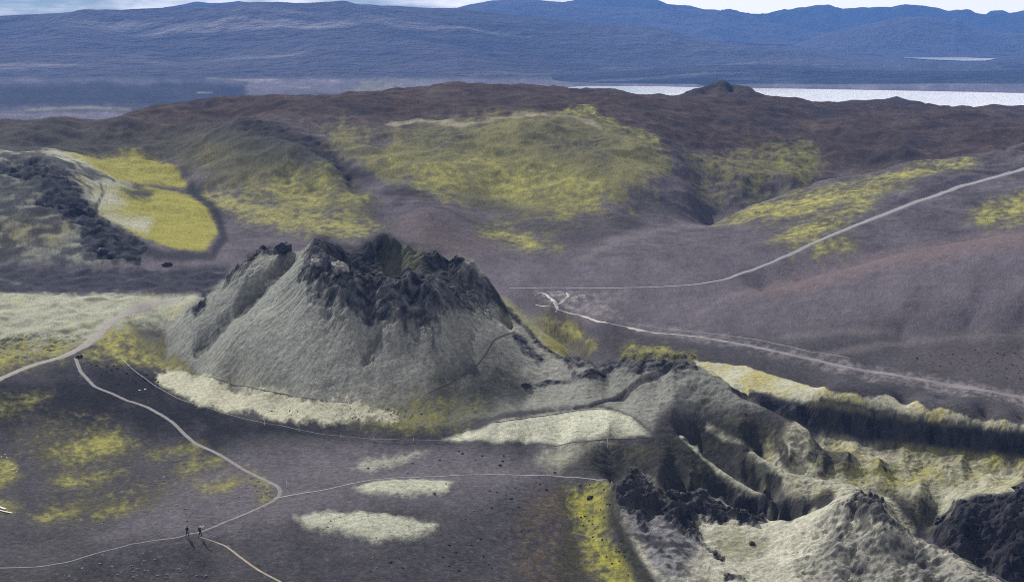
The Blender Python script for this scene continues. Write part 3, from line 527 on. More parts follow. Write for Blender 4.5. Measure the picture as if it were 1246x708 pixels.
    put(C(.028, .028, .034), m_block, .5, v4); put(C(.011, .011, .014), m_block * ss(-.1, .3, -v3 * .7 - v4 * .6)); put(C(.085, .085, .09), m_block * ss(.0, .5, v3) * .6)
    g = (1 + .42 * fbm(Xg, Yg, .9, 2, 91, .7, CELL * .6) + .08 * v3)[..., None]
    col = col * (1 + .13 * fbm(Xg, Yg, 3.5, 4, 97, .65, CELL) + .10 * st + .12 * rng.standard_normal((NR, NC)).astype(f32))[..., None]
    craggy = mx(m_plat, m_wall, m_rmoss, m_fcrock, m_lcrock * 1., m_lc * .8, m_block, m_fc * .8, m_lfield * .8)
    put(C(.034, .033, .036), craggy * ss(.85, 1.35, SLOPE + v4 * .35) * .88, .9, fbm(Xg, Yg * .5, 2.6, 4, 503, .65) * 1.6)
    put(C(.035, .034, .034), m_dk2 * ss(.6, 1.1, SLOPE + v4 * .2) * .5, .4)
    sp_ = fbm(Xg, Yg, 1.0, 2, 411, .6, CELL * .75); lum = col.mean(-1)
    col = col * (1 - .45 * ss(.28, .6, sp_) * ss(.10, .2, lum))[..., None] * (1 + .9 * ss(.35, .65, -sp_) * ss(.12, .06, lum))[..., None]
    return np.clip(col * g, .008, .85)
_dx = np.gradient(ZG, axis=1) / np.maximum(np.gradient(AV)[None, :] * Yg, 1e-3); _dy = (np.gradient(ZG, axis=0) - _dx * np.gradient(Xg, axis=0)) / np.gradient(YV)[:, None]
SLOPE = np.hypot(_dx, _dy).astype(f32)
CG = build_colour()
log('colour')

# ------------------------------------------------------------------ object helpers
def tag(o, label=None, cat=None, group=None, kind=None):
    if label: o['label'] = label
    if cat: o['category'] = cat
    if group: o['group'] = group
    if kind: o['kind'] = kind
    return o
def mesh_obj(name, V, Fc, mat, parent=None, smooth=True):
    me = bpy.data.meshes.new(name); me.from_pydata([tuple(v) for v in V], [], [tuple(q) for q in Fc]); me.update()
    if smooth: me.polygons.foreach_set('use_smooth', [True] * len(me.polygons))
    me.materials.append(mat); o = bpy.data.objects.new(name, me); COL.objects.link(o)
    if parent: o.parent = parent
    return o
def grid_obj(name, V, Fq, Cv, mat, normals=None):
    me = bpy.data.meshes.new(name); nv, nf = len(V), len(Fq)
    me.vertices.add(nv); me.vertices.foreach_set('co', np.ascontiguousarray(V, f32).ravel())
    me.loops.add(nf * 4); me.loops.foreach_set('vertex_index', np.ascontiguousarray(Fq, np.int32).ravel())
    me.polygons.add(nf); me.polygons.foreach_set('loop_start', np.arange(0, nf * 4, 4, dtype=np.int32))
    me.polygons.foreach_set('use_smooth', np.ones(nf, bool))
    me.update(calc_edges=True)
    if Cv is not None:
        at = me.color_attributes.new('ground_colour', 'FLOAT_COLOR', 'POINT')
        at.data.foreach_set('color', np.c_[Cv, np.ones(nv, f32)].astype(f32).ravel())
    if normals is not None: me.normals_split_custom_set_from_vertices(normals)
    me.materials.append(mat); o = bpy.data.objects.new(name, me); COL.objects.link(o); return o
def nodes(name):
    m = bpy.data.materials.new(name); m.use_nodes = True; nt = m.node_tree
    return m, nt, nt.nodes['Principled BSDF']
def plain_mat(name, col, rough=.8, nscale=0, namp=.2, bump=0, spec=.3, bs=None):
    m, nt, b = nodes(name); b.inputs['Roughness'].default_value = rough; b.inputs['Specular IOR Level'].default_value = spec
    b.inputs['Base Color'].default_value = (*col, 1)
    if nscale:
        t = nt.nodes.new('ShaderNodeTexCoord'); n_ = nt.nodes.new('ShaderNodeTexNoise'); n_.inputs['Scale'].default_value = nscale; n_.inputs['Detail'].default_value = 5
        nt.links.new(t.outputs['Object'], n_.inputs['Vector'])
        r = nt.nodes.new('ShaderNodeValToRGB'); r.color_ramp.elements[0].position = .3; r.color_ramp.elements[1].position = .7
        r.color_ramp.elements[0].color = (*[c * (1 - namp) for c in col], 1); r.color_ramp.elements[1].color = (*[min(1, c * (1 + namp)) for c in col], 1)
        nt.links.new(n_.outputs['Fac'], r.inputs['Fac']); nt.links.new(r.outputs['Color'], b.inputs['Base Color'])
        if bump:
            bm_ = nt.nodes.new('ShaderNodeBump'); bm_.inputs['Strength'].default_value = 1; bm_.inputs['Distance'].default_value = bump
            nt.links.new(n_.outputs['Fac'], bm_.inputs['Height']); nt.links.new(bm_.outputs['Normal'], b.inputs['Normal'])
    return m
def ground_mat(name, s1=1.1, d1=.16, s2=.28, d2=.35, var=.22):
    m, nt, b = nodes(name); b.inputs['Roughness'].default_value = 1.0; b.inputs['Specular IOR Level'].default_value = .02
    at = nt.nodes.new('ShaderNodeAttribute'); at.attribute_name = 'ground_colour'
    t = nt.nodes.new('ShaderNodeTexCoord')
    def nz(scale, det, rgh):
        q = nt.nodes.new('ShaderNodeTexNoise'); q.inputs['Scale'].default_value = scale; q.inputs['Detail'].default_value = det; q.inputs['Roughness'].default_value = rgh
        nt.links.new(t.outputs['Object'], q.inputs['Vector']); return q
    a, c = nz(s1, 5, .65), nz(s2, 6, .6)
    mr = nt.nodes.new('ShaderNodeMapRange'); mr.inputs['From Min'].default_value = .25; mr.inputs['From Max'].default_value = .75; mr.inputs['To Min'].default_value = 1 - var; mr.inputs['To Max'].default_value = 1 + var
    nt.links.new(a.outputs['Fac'], mr.inputs['Value'])
    vm = nt.nodes.new('ShaderNodeVectorMath'); vm.operation = 'SCALE'; nt.links.new(at.outputs['Color'], vm.inputs[0]); nt.links.new(mr.outputs['Result'], vm.inputs['Scale'])
    nt.links.new(vm.outputs['Vector'], b.inputs['Base Color'])
    b1 = nt.nodes.new('ShaderNodeBump'); b1.inputs['Distance'].default_value = d1; nt.links.new(a.outputs['Fac'], b1.inputs['Height'])
    b2 = nt.nodes.new('ShaderNodeBump'); b2.inputs['Distance'].default_value = d2; nt.links.new(c.outputs['Fac'], b2.inputs['Height']); nt.links.new(b1.outputs['Normal'], b2.inputs['Normal'])
    nt.links.new(b2.outputs['Normal'], b.inputs['Normal']); return m
MG = ground_mat('volcanic sand and moss', 3.2, .10, .5, .30, .22)
MM = ground_mat('hazy mountain slopes', .012, 25, .003, 60, .25)

# ------------------------------------------------------------------ split the sheet into its landforms
P3 = np.stack([Xg, Yg, ZG], -1)
du = np.zeros_like(P3); dv = np.zeros_like(P3)
du[:, 1:-1] = P3[:, 2:] - P3[:, :-2]; du[:, 0] = P3[:, 1] - P3[:, 0]; du[:, -1] = P3[:, -1] - P3[:, -2]
dv[1:-1] = P3[2:] - P3[:-2]; dv[0] = P3[1] - P3[0]; dv[-1] = P3[-1] - P3[-2]
NG = np.cross(du, dv); NG /= np.linalg.norm(NG, axis=-1, keepdims=True)
reg = np.zeros((NR, NC), np.int8)
def setr(m, i): reg[m > .5] = i
setr(ss(620, 640, Yg + N1 * 8) * (Yg < 1300), 1)
setr(m_big, 1); setr(m_mid2o, 1); setr(m_ldark, 1); setr(m_bigy, 1)
setr(poly([(868,270),(905,255),(960,238),(1010,223),(1100,203),(1180,190),(1246,179),(1340,168),(1340,215),(1246,232),(1100,280),(1000,320),(900,340),(850,330)], 2, 2), 2)
setr(poly([(905,358),(960,340),(1080,309),(1160,294),(1246,280),(1340,272),(1340,420),(1246,412),(1100,408),(1000,400),(930,380)], 2, 3), 3)
setr(mx(m_lava, m_lfield), 4); setr(mx(m_rmoss, m_dk2, m_plat, m_wall, m_block), 5)
setr(poly([(690,438),(850,440),(900,478),(985,525),(930,530),(850,520),(800,531),(735,496),(690,498),(650,497)], 2, 2), 6)
setr(mx(m_lc, m_basin), 7); setr(m_fc, 8); setr(m_crater, 9); setr(ss(.5, .51, (Yg > 1700).astype(f32)), 10)
NAMES = {0: ('ground', None), 1: ('hills', None), 2: ('hillside', None), 3: ('sand_hill', None), 4: ('lava_field', None), 5: ('lava_terrain', None), 6: ('ridge', None), 7: ('crater_hill', None), 8: ('crater', None), 9: ('volcanic_crater', None), 10: ('far_plain', None)}
q00 = (np.arange(NR - 1)[:, None] * NC + np.arange(NC - 1)[None, :])
quads = np.stack([q00, q00 + 1, q00 + NC + 1, q00 + NC], -1).reshape(-1, 4)
rq = reg[:-1, :-1].ravel()
Pf, Nf, Cf = P3.reshape(-1, 3), NG.reshape(-1, 3), CG.reshape(-1, 3)
for i, (nm, _) in NAMES.items():
    Fq = quads[rq == i]
    if not len(Fq): continue
    used = np.zeros(NR * NC, bool); used[Fq.ravel()] = True
    idx = np.nonzero(used)[0]; mp_ = np.zeros(NR * NC, np.int32); mp_[idx] = np.arange(len(idx))
    o = grid_obj(nm, Pf[idx], mp_[Fq], Cf[idx], MG, Nf[idx]); tag(o, kind='structure')
log('meshes')

def zat(x, y):                                   # final height of the sheet (vectorised)
    x = np.asarray(x, float); y = np.asarray(y, float); a = x / y
    j = np.clip(np.searchsorted(AV, a) - 1, 0, NC - 2); i = np.clip(np.searchsorted(YV, y) - 1, 0, NR - 2)
    t = (a - AV[j]) / (AV[j + 1] - AV[j]); s = (y - YV[i]) / (YV[i + 1] - YV[i])
    return (ZG[i, j] * (1 - t) + ZG[i, j + 1] * t) * (1 - s) + (ZG[i + 1, j] * (1 - t) + ZG[i + 1, j + 1] * t) * s
def hitf(px, py):                                # photo point -> final surface
    dx, dy, dz = ray(px, py); a = dx / dy; ys = np.geomspace(120, 1700, 6000)
    b = np.nonzero(H + ys * dz / dy <= zat(a * ys, ys))[0]
    y = ys[b[0]] if len(b) else 1700.; return a * y, y, float(zat(a * y, y))

# ------------------------------------------------------------------ paths, road, stream: thin sheets on the ground
def strip(name, l, mat, lift=.05, lat=6, step=.6, jit=.12, label=None, edge=.0):
    pts = []
    for p in dens(l, 9):
        x, y, z = hit(p[0], p[1]); pts.append((x, y, p[2] * y / F))          # half-width given in photo pixels
    pts = np.array(pts); d = np.r_[0, np.cumsum(np.hypot(np.diff(pts[:, 0]), np.diff(pts[:, 1])))]
    s = np.arange(0, d[-1], step); q = np.stack([np.interp(s, d, pts[:, k]) for k in range(3)], 1)
    kk = max(3, int(5 / step)); ker = np.hanning(kk + 2)[1:-1]; ker /= ker.sum()
    for k in range(3):
        e = np.pad(q[:, k], (kk, kk), 'edge') if k == 2 else np.r_[q[0, k] + (q[0, k] - q[1:kk + 1, k][::-1]), q[:, k], q[-1, k] + (q[-1, k] - q[-kk - 1:-1, k][::-1])]
        q[:, k] = np.convolve(e, ker, 'same')[kk:-kk]
    tx, ty = np.gradient(q[:, 0]), np.gradient(q[:, 1]); L = np.hypot(tx, ty) + 1e-9; nx, ny = -ty / L, tx / L
    jl = gn(s / 2.3, s * 0 + 1.5, 5) * 1 + gn(s / .9, s * 0 + .5, 6) * .6; jr = gn(s / 2.1, s * 0 + 7.5, 8) + gn(s / .8, s * 0 + 2.5, 9) * .6
    V = []; m = lat
    for c in range(m + 1):
        t = c / m * 2 - 1; w = q[:, 2] * (1 + jit * (jl if t < 0 else jr)) * t
        X = q[:, 0] + nx * w; Y = q[:, 1] + ny * w
        Zz = zat(X, Y) + lift - (.12 + lift if abs(t) > .99 else 0); V.append(np.stack([X, Y, Zz], 1))
    V = np.stack(V, 1); n_ = len(s); g = np.arange(n_ * (m + 1)).reshape(n_, m + 1)
    Fq = np.stack([g[:-1, :-1], g[:-1, 1:], g[1:, 1:], g[1:, :-1]], -1).reshape(-1, 4)
    a, b, c_ = V.reshape(-1, 3)[Fq[0, 0]], V.reshape(-1, 3)[Fq[0, 1]], V.reshape(-1, 3)[Fq[0, 2]]
    if np.cross(b - a, c_ - a)[2] < 0: Fq = Fq[:, ::-1]
    o = grid_obj(name, V.reshape(-1, 3), Fq, None, mat); tag(o, kind='structure')
    return o
pm = {'track': plain_mat('pale gravel', (.235, .222, .205), .9, .9, .22, .08), 'grey': plain_mat('trodden grey gravel', (.165, .16, .168), .9, 1.1, .22, .06),
      'pale': plain_mat('trodden pale gravel', (.27, .26, .255), .9, 1.1, .22, .06),
      'tan': plain_mat('trodden tan earth', (.30, .25, .19), .9, 1.1, .2, .06), 'dark': plain_mat('trodden dark earth', (.062, .055, .055), .9, 1.1, .3, .06)}
for lb, l, kd in FOOTPATHS:
    strip('track' if kd == 'track' else 'footpath', [(a, b, c * {'track': 6.4, 'grey': 3.8, 'pale': 3.3, 'tan': 3.0, 'dark': 3.0}[kd]) for a, b, c in l], pm[kd], .05 if kd != 'grey' else .045)
strip('road', [(a, b, c * 1.6) for a, b, c in ROAD], plain_mat('gravel road', (.25, .25, .27), .85, .6, .12, .05), .12, 6, 1.2, .03)
mr1 = plain_mat('grey riverbed silt', (.165, .152, .172), .85, .25, .3, .06)
strip('riverbed', [(800,404,2),(850,410,4.),(900,419,5.),(950,430,5.5),(1000,440,6),(1050,449,7),(1110,459,8),(1180,471,9),(1246,484,10),(1310,496,10),(1380,508,9),(1460,520,8)], mr1, .05, 8, .8, .35)
strip('riverbed', [(760,391,1.2),(800,398,1.4),(860,405,1.6),(920,414,1.6),(980,427,1.6),(1040,436,1.8)], mr1, .055, 6, .8, .5)
ms = plain_mat('pale river silt', (.29, .28, .27), .7, .3, .5, .06, .5)
for k, l in enumerate(STREAMS): strip('stream', l, ms, .065 + .012 * k, 6, .7, .8)

# ------------------------------------------------------------------ lakes
def flat(name, pts, z, mat, sub=0):
    o = mesh_obj(name, [(x, y, z) for x, y in pts], [list(range(len(pts)))], mat); tag(o, kind='structure'); return o
mw, nt, b = nodes('lake water with painted glare')
b.inputs['Base Color'].default_value = (.80, .81, .78, 1); b.inputs['Roughness'].default_value = .14; b.inputs['Specular IOR Level'].default_value = 1.0; b.inputs['IOR'].default_value = 1.4  # near-white base colour paints in the sun and sky glare
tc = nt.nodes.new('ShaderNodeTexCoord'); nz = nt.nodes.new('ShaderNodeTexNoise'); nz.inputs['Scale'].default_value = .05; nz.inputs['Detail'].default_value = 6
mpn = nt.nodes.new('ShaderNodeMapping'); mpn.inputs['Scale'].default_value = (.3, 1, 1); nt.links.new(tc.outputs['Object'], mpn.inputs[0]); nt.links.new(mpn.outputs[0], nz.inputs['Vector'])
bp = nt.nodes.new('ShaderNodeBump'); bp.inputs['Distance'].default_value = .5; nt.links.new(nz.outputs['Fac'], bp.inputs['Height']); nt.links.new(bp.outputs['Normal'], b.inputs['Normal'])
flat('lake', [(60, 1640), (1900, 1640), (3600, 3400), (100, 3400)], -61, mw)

# ------------------------------------------------------------------ ranges behind the plain: each a ridge with its own depth
def mountain(name, crest, Dd, wn, wf, base, seed, c1, c2, c3, relief, lam, nx=700, nt_=150, hook=None, jag=.0012):
    cr = np.array(crest, float); aa = []; zz = []
    for px, py in crest:
        x, y, z = rd(px, py, Dd); aa.append(x / y); zz.append(z)
    a = np.linspace(min(aa), max(aa), nx); zc = np.interp(a, aa, zz)
    zc = zc + (fbm(a * Dd, a * 0, 420, 6, seed + 3, .62) * Dd * jag)
    k = np.hanning(9); k /= k.sum(); zc = np.convolve(np.pad(zc, 4, 'edge'), k, 'valid')
    t = np.r_[np.linspace(-1, 0, int(nt_ * .75)), np.linspace(0, 1, nt_ // 4 + 1)[1:]]
    Tt, Aa = np.meshgrid(t, a, indexing='ij'); Zc = np.repeat(zc[None], len(t), 0)
    Y = Dd + np.where(Tt < 0, Tt * wn, Tt * wf); X = Aa * Y
    u = np.abs(Tt); p = 1 - ss(0, 1, u ** .85)
    n1 = fbm(X, Y, lam, 6, seed, .52, ridge=True); n2 = fbm(X, Y * .6, lam * .5, 5, seed + 5, .55)
    shp = ss(0, .25, u) * (1 - u) ** .6 * np.clip((Zc - base) / 60, 0, 1)
    Zz = base + (Zc - base) * p + (n1 - .35) * relief * shp + n2 * relief * .25 * (shp + .04)
    Zz -= ss(.9, 1, u) * 12
    ta = np.clip(np.minimum(np.arange(nx), np.arange(nx)[::-1]) / 12, 0, 1); Zz = (base - 6) + (Zz - base + 6) * ss(0, 1, ta)[None, :]
    m1 = ss(-.3, .5, n1 + n2); m2 = ss(.25, .6, fbm(X, Y * .5, lam * .8, 5, seed + 9, .6))
    cc = np.array(c1)[None, None] * (1 - m1[..., None]) + np.array(c2)[None, None] * m1[..., None]
    cc = cc * (1 - m2[..., None]) + np.array(c3)[None, None] * m2[..., None]
    if hook: cc = hook(X, Y, Aa, Tt, cc)
    n_, m_ = len(t), nx; g = np.arange(n_ * m_).reshape(n_, m_)
    Fq = np.stack([g[:-1, :-1], g[:-1, 1:], g[1:, 1:], g[1:, :-1]], -1).reshape(-1, 4)
    V = np.stack([X, Y, Zz], -1).reshape(-1, 3)
    o = grid_obj(name, V, Fq, cc.reshape(-1, 3), MM); tag(o, kind='structure'); return o
def bands(X, Y, A, T, cc):
    w1 = fbm(X * .45 + Y * .3, Y, 1100, 6, 301, .55); w2 = fbm(X * .3 - Y * .2, Y, 600, 6, 303, .6)
    k1 = ss(.05, .4, w1)[..., None]; k2 = ss(.15, .5, w2)[..., None]; k3 = ss(.35, .6, fbm(X * .4, Y, 300, 5, 305, .6))[..., None] * ss(0, .8, A + .5)[..., None]
    cc = cc * (1 - k1) + cc * .15 * k1; cc = cc * (1 - k2 * .8) + np.array((.30, .28, .29))[None, None] * k2 * .8
    return cc * (1 - k3 * .6) + np.array((.20, .20, .11))[None, None] * k3 * .6
gA, gB, gC = (.035, .036, .045), (.075, .070, .085), (.09, .095, .06)
mountain('plateau', [(-420,40),(-200,26),(0,19),(100,15),(190,10),(240,7),(300,6),(416,8),(460,7),(520,10),(560,10),(600,16),(650,20),(700,25),(760,30),(800,33),(830,43),(880,52),(930,59),(980,65),(1040,70),(1090,75),(1150,77.5),(1200,74),(1246,71),(1330,66),(1480,60),(1700,66)],
         5000, 1500, 1800, -62, 101, gA, gB, gC, 85, 1700, nx=900, nt_=260, hook=bands)
mountain('hill', [(560,104),(640,98),(700,92),(780,86),(860,80),(930,79),(1010,84),(1090,86),(1180,88),(1246,85),(1320,80),(1450,84),(1600,104)], 3480, 400, 600, -62, 141, gB, gA, gC, 14, 700, 500, 110, hook=bands)
mountain('hill', [(930,70),(960,58),(1000,44),(1040,34),(1080,25),(1100,21),(1130,21),(1160,24),(1163,20.5),(1167,24),(1190,34),(1220,42),(1246,41),(1320,36),(1420,50),(1560,68)], 6500, 1000, 700, -62, 131, gA, gB, gC, 50, 900, 500, 130)
mountain('hill', [(480,30),(540,14),(570,6),(600,1),(640,0),(690,3),(730,8),(800,12),(850,12),(870,12),(900,18),(930,27),(960,33),(990,40),(1040,48),(1090,58)], 7500, 1200, 500, -62, 151, gA, gB, gC, 75, 900, 500, 130)
mountain('mountain', [(640,18),(690,2),(740,-8),(790,0),(810,6),(840,8),(860,13),(890,14),(910,16),(935,17),(960,14),(985,9),(1008,6),(1024,13),(1050,10),(1080,11),(1110,7),(1140,9),(1155,13),(1165,11),(1180,15),(1200,17),(1205,13),(1220,12),(1228,16),(1246,13),(1300,8),(1380,2),(1480,20),(1560,40)], 8500, 1100, 500, -62, 171, gA, gA, gB, 110, 1000, 900, 130, jag=.0022)
mountain('mountain', [(150,14),(200,9),(225,5),(240,2),(255,4),(275,3),(290,1),(310,4),(335,9),(380,16)], 8700, 900, 400, -62, 191, gA, gA, gB, 40, 1000, 200, 60)
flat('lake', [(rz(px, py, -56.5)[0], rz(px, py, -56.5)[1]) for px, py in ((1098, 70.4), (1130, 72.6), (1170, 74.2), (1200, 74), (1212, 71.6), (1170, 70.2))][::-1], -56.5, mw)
log('ranges')

# ------------------------------------------------------------------ boulders
def rock_mesh(name, seed, sub=3, flat_=.7, mat=None, rough=.35):
    import bmesh
    bm = bmesh.new(); bmesh.ops.create_icosphere(bm, subdivisions=sub, radius=1)
    r = random.Random(seed); pl = []
    for k in range(9):
        v = (r.gauss(0, 1), r.gauss(0, 1), r.gauss(0, 1)); L = math.sqrt(sum(c * c for c in v)); pl.append(([c / L for c in v], r.uniform(.55, .85)))
    for v in bm.verts:
        c = v.co; s = 1.0
        for nrm, d in pl:
            q = c.x * nrm[0] + c.y * nrm[1] + c.z * nrm[2]
            if q > d: s = min(s, d / q)
        nse = float(gn(np.array([c.x * 2.3 + c.z * 1.7 + seed]), np.array([c.y * 2.3 - c.z * 1.1]))[0])
        v.co = c * s * (1 + rough * nse); v.co.z = v.co.z * flat_ + .25
    me = bpy.data.meshes.new(name); bm.to_mesh(me); bm.free(); me.materials.append(mat)
    return me
mrk = plain_mat('black lava rock', (.035, .035, .04), .9, 2.5, .5, .1)
mrp = plain_mat('lichen covered rock', (.19, .19, .185), .9, 2.0, .6, .1)
mrw = plain_mat('pale bleached stone', (.62, .62, .60), .85, 2.0, .15, .05)
RM = {'k': [rock_mesh('lava_boulder', s, 3, .75, mrk) for s in (1, 2, 3)], 'p': [rock_mesh('mossy_boulder', s, 3, .6, mrp) for s in (4, 5)], 'w': [rock_mesh('pale_stone', s, 2, .6, mrw) for s in (6, 7)]}
rr = random.Random(5)
def rock_at(kind, px, py, size, label, group=None, name=None, xy=None):
    x, y, z = hitf(px, py) if xy is None else (xy[0], xy[1], float(zat(xy[0], xy[1])))
    nm = {'k': 'lava_boulder', 'p': 'mossy_boulder', 'w': 'pale_stone'}[kind]
    o = bpy.data.objects.new(nm, rr.choice(RM[kind])); COL.objects.link(o)
    o.location = (x, y, z - size * .12); o.rotation_euler = (rr.uniform(-.2, .2), rr.uniform(-.2, .2), rr.uniform(0, 6.28))
    size = size * (.6 if kind == 'w' else 1)
    o.scale = (size * rr.uniform(.85, 1.25), size * rr.uniform(.8, 1.1), size * rr.uniform(.8, 1.1)); tag(o, label, 'boulder' if size > .5 else 'stone', group); return o
for kind, px, py, sz, lb in (
    ('k', 345, 303, 2.1, 'square black lava block standing on top of the left shoulder of the big crater'),
    ('p', 414, 327, 2.6, 'broad pale topped boulder at the left end of the crater mouth'),
    ('p', 385, 322, 2.0, 'pale streaked boulder on the outer left corner of the crater rim'),
    ('k', 557, 318, 1.7, 'small black rock spire on the right back rim of the big crater'),
    ('k', 640, 470, .8, 'dark rock at the left end of the short dark ledge below the crater saddle'),
    ('k', 96, 435, .8, 'dark boulder beside the fork of the pale track and the grey path'),
    ('k', 904, 625, 1.0, 'black boulder on the back rim of the lower right crater'),
    ('k', 915, 662, .7, 'dark pointed rock alone on the pale inner slope of the lower right crater'),
    ('k', 854, 600, 1.3, 'round dark boulder on the skyline of the lower right crater rim'),
    ('k', 819, 603, 1.2, 'round dark boulder just right of the jagged peak of the lower right crater'),
    ('k', 125, 309, 2.2, 'black rock hummock at the foot of the left distant crater'),
    ('k', 203, 324, 1.6, 'lone black rock on the lava plain right of the distant crater'),
    ('p', 733, 539, .6, 'dark topped stone in the small pale moss circle beside the mound'),
    ('k', 718, 606, .6, 'lone black stone in the middle of the bright yellow moss trough'),
    ('k', 1146, 634, 1.6, 'jagged black boulder at the left corner of the dark cliff'),
    ('k', 1246, 598, 1.8, 'black boulder on the crest of the dark cliff at the right edge')):
    rock_at(kind, px, py, sz, lb)
for px, py, s in ((170,475,.55),(177,474,.7),): rock_at('w', px, py, s, 'whitish stone lying alone on the dark sand left of the pale moss apron', 'white stones by the moss apron')
for px, py, s in ((2,556,.4),(8,557,.45),(10,561,.5),(14,565,.45),(16,571,.4),(20,574,.35),(6,553,.3)): rock_at('w', px, py, s, 'small white stone at the rim of the yellow moss hollow by the left edge', 'white stones round the yellow hollow')
def scatter(n_, poly_, s0, s1, lb, gp, kind='k'):
    xs = [p[0] for p in poly_]; ys = [p[1] for p in poly_]; c = 0
    while c < n_:
        px, py = rr.uniform(min(xs), max(xs)), rr.uniform(min(ys), max(ys)); ins = False
        for (ax, ay), (bx, by) in zip(poly_, poly_[1:] + poly_[:1]):
            if (ay > py) != (by > py) and px < ax + (py - ay) * (bx - ax) / (by - ay): ins = not ins
        if ins: rock_at(kind, px, py, rr.uniform(s0, s1), lb, gp); c += 1
scatter(34, [(330,485),(420,495),(540,500),(520,512),(400,510),(330,505)], .08, .2, 'small dark stone scattered on the pale moss apron below the big crater', 'stones on the moss apron')
scatter(26, [(100,442),(180,448),(200,475),(130,470)], .18, .34, 'small dark stone on the black sand beside the upper grey path', 'stones on the black sand')
scatter(46, [(120,670),(240,662),(260,705),(60,705)], .12, .3, 'small stone on the dark slope below the two hikers', 'stones below the hikers', 'p')
scatter(30, [(700,595),(750,592),(752,640),(770,700),(740,700),(705,640)], .1, .24, 'small dark stone on the yellow moss trough', 'stones on the yellow trough')
scatter(30, [(300,576),(326,590),(334,604),(318,608),(308,592)], .14, .32, 'small pale stone on the bank inside the bend of the grey path', 'stones inside the path bend', 'p')
scatter(40, [(1090,430),(1246,420),(1246,465),(1150,455)], .14, .3, 'small dark stone scattered on the sand plain at the right edge', 'stones on the right plain')
scatter(30, [(380,620),(560,600),(640,640),(540,700),(400,700)], .1, .22, 'tiny grey stone on the dark sand below the pale moss patches', 'stones on the lower sand', 'p')

scatter(60, [(20,650),(60,570),(220,560),(300,600),(200,650),(120,690)], .10, .30, 'small stone lying on the sand among the moss streaks left of the hikers', 'stones on the near left sand', 'p')
scatter(60, [(420,560),(600,545),(740,588),(680,600),(640,700),(420,705),(560,650),(560,615)], .10, .30, 'small dark stone lying on the sand between the pale moss patches and the yellow trough', 'stones on the lower middle sand')
# ------------------------------------------------------------------ rope barrier and marker posts
def tube(name, pts, r, mat, parent=None, nsd=6, caps=True):
    V = []; Fc = []; P = np.array(pts, float); n_ = len(P)
    rs = r if hasattr(r, '__len__') else [r] * n_
    for i in range(n_):
        t = P[min(i + 1, n_ - 1)] - P[max(i - 1, 0)]; t /= np.linalg.norm(t) + 1e-9
        up_ = np.array((0, 0, 1.)) if abs(t[2]) < .9 else np.array((1., 0, 0)); s = np.cross(t, up_); s /= np.linalg.norm(s); w = np.cross(s, t)
        for k_ in range(nsd):
            th = 2 * math.pi * k_ / nsd; V.append(P[i] + rs[i] * (math.cos(th) * s + math.sin(th) * w))
    for i in range(n_ - 1):
        for k_ in range(nsd):
            a, b_ = i * nsd + k_, i * nsd + (k_ + 1) % nsd; Fc.append((a, b_, b_ + nsd, a + nsd))
    if caps: Fc.append(tuple(range(nsd))[::-1]); Fc.append(tuple(range((n_ - 1) * nsd, n_ * nsd)))
    return mesh_obj(name, V, Fc, mat, parent, smooth=nsd > 5)
mpost = plain_mat('weathered white post', (.62, .61, .58), .8, 3, .12); mrope = plain_mat('pale rope', (.50, .50, .50), .8, 4, .15)
rope_px = [(148,438),(158,449),(175,462),(190,473),(215,487),(245,497),(280,508),(300,513),(322,518),(342,521),(364,526),(390,531),(415,534),(435,536),(455,537),(480,538),(503,538.5),(530,539),(556,539)]
post_px = [(158,449),(190,473),(245,497),(322,518),(364,526),(415,534),(455,537),(503,538.5),(546,539)]
e = bpy.data.objects.new('rope_barrier', None); COL.objects.link(e); ex, ey, ez = hitf(*post_px[0]); e.location = (ex, ey, ez)
tag(e, 'low rope barrier on pale posts along the foot of the crater moss', 'fence'); EV = np.array((ex, ey, ez))
mph = None
for px, py in post_px:
    x, y, z = hitf(px, py); b0 = np.array((x, y, z - .1)) - EV
    if mph is None:
        o = tube('post', [(0, 0, 0), (0, 0, .55), (0, 0, 1.0), (0, 0, 1.06)], [.075, .07, .065, .03], mpost, e); mph = o
    else:
        o = mph.copy(); COL.objects.link(o); o.parent = e
    o.location = b0
rp = []
R0 = [np.array(hitf(*p)) for p in rope_px]
for a, b_ in zip(R0, R0[1:]):
    n_ = max(2, int(np.linalg.norm(b_ - a) / 1.2))
    for k_ in range(n_):
        q = a + (b_ - a) * k_ / n_; rp.append((q[0], q[1], float(zat(q[0], q[1])) + .55))
rp = np.array(rp); kk = np.hanning(9)[1:-1]; kk /= kk.sum(); zz = np.convolve(np.pad(rp[:, 2], 3, 'edge'), kk, 'valid'); rp[:, 2] = np.maximum(zz, rp[:, 2] - .25)
tube('rope', [tuple(np.array(q) - EV) for q in rp], .05, mrope, e, 5)
MT = {}
for px, py, h_, lb in ((618,579,1.3,'short white marker post beside the straight grey footpath'), (349,593,1.1,'small pale marker post just outside the bend of the grey path'), (739,545,1.7,'white marker post in front of the small pale moss circle'), (607,541,1.1,'small pale marker post at the lower edge of the pale moss mound')):
    x, y, z = hitf(px, py); t_ = bpy.data.objects.new('marker_post', None); COL.objects.link(t_); t_.location = (x, y, z); tag(t_, lb, 'post')
    if not MT:
        MT['a'] = tube('shaft', [(0, 0, -.1), (0, 0, 1.0)], [.06, .055], mpost, t_); MT['b'] = tube('cap', [(0, 0, 1.0), (0, 0, 1.03), (0, 0, 1.1)], [.075, .075, .02], mpost, t_)
    else:
        for q in ('a', 'b'):
            c_ = MT[q].copy(); COL.objects.link(c_); c_.parent = t_
    t_.scale = (1.1, 1.1, h_)
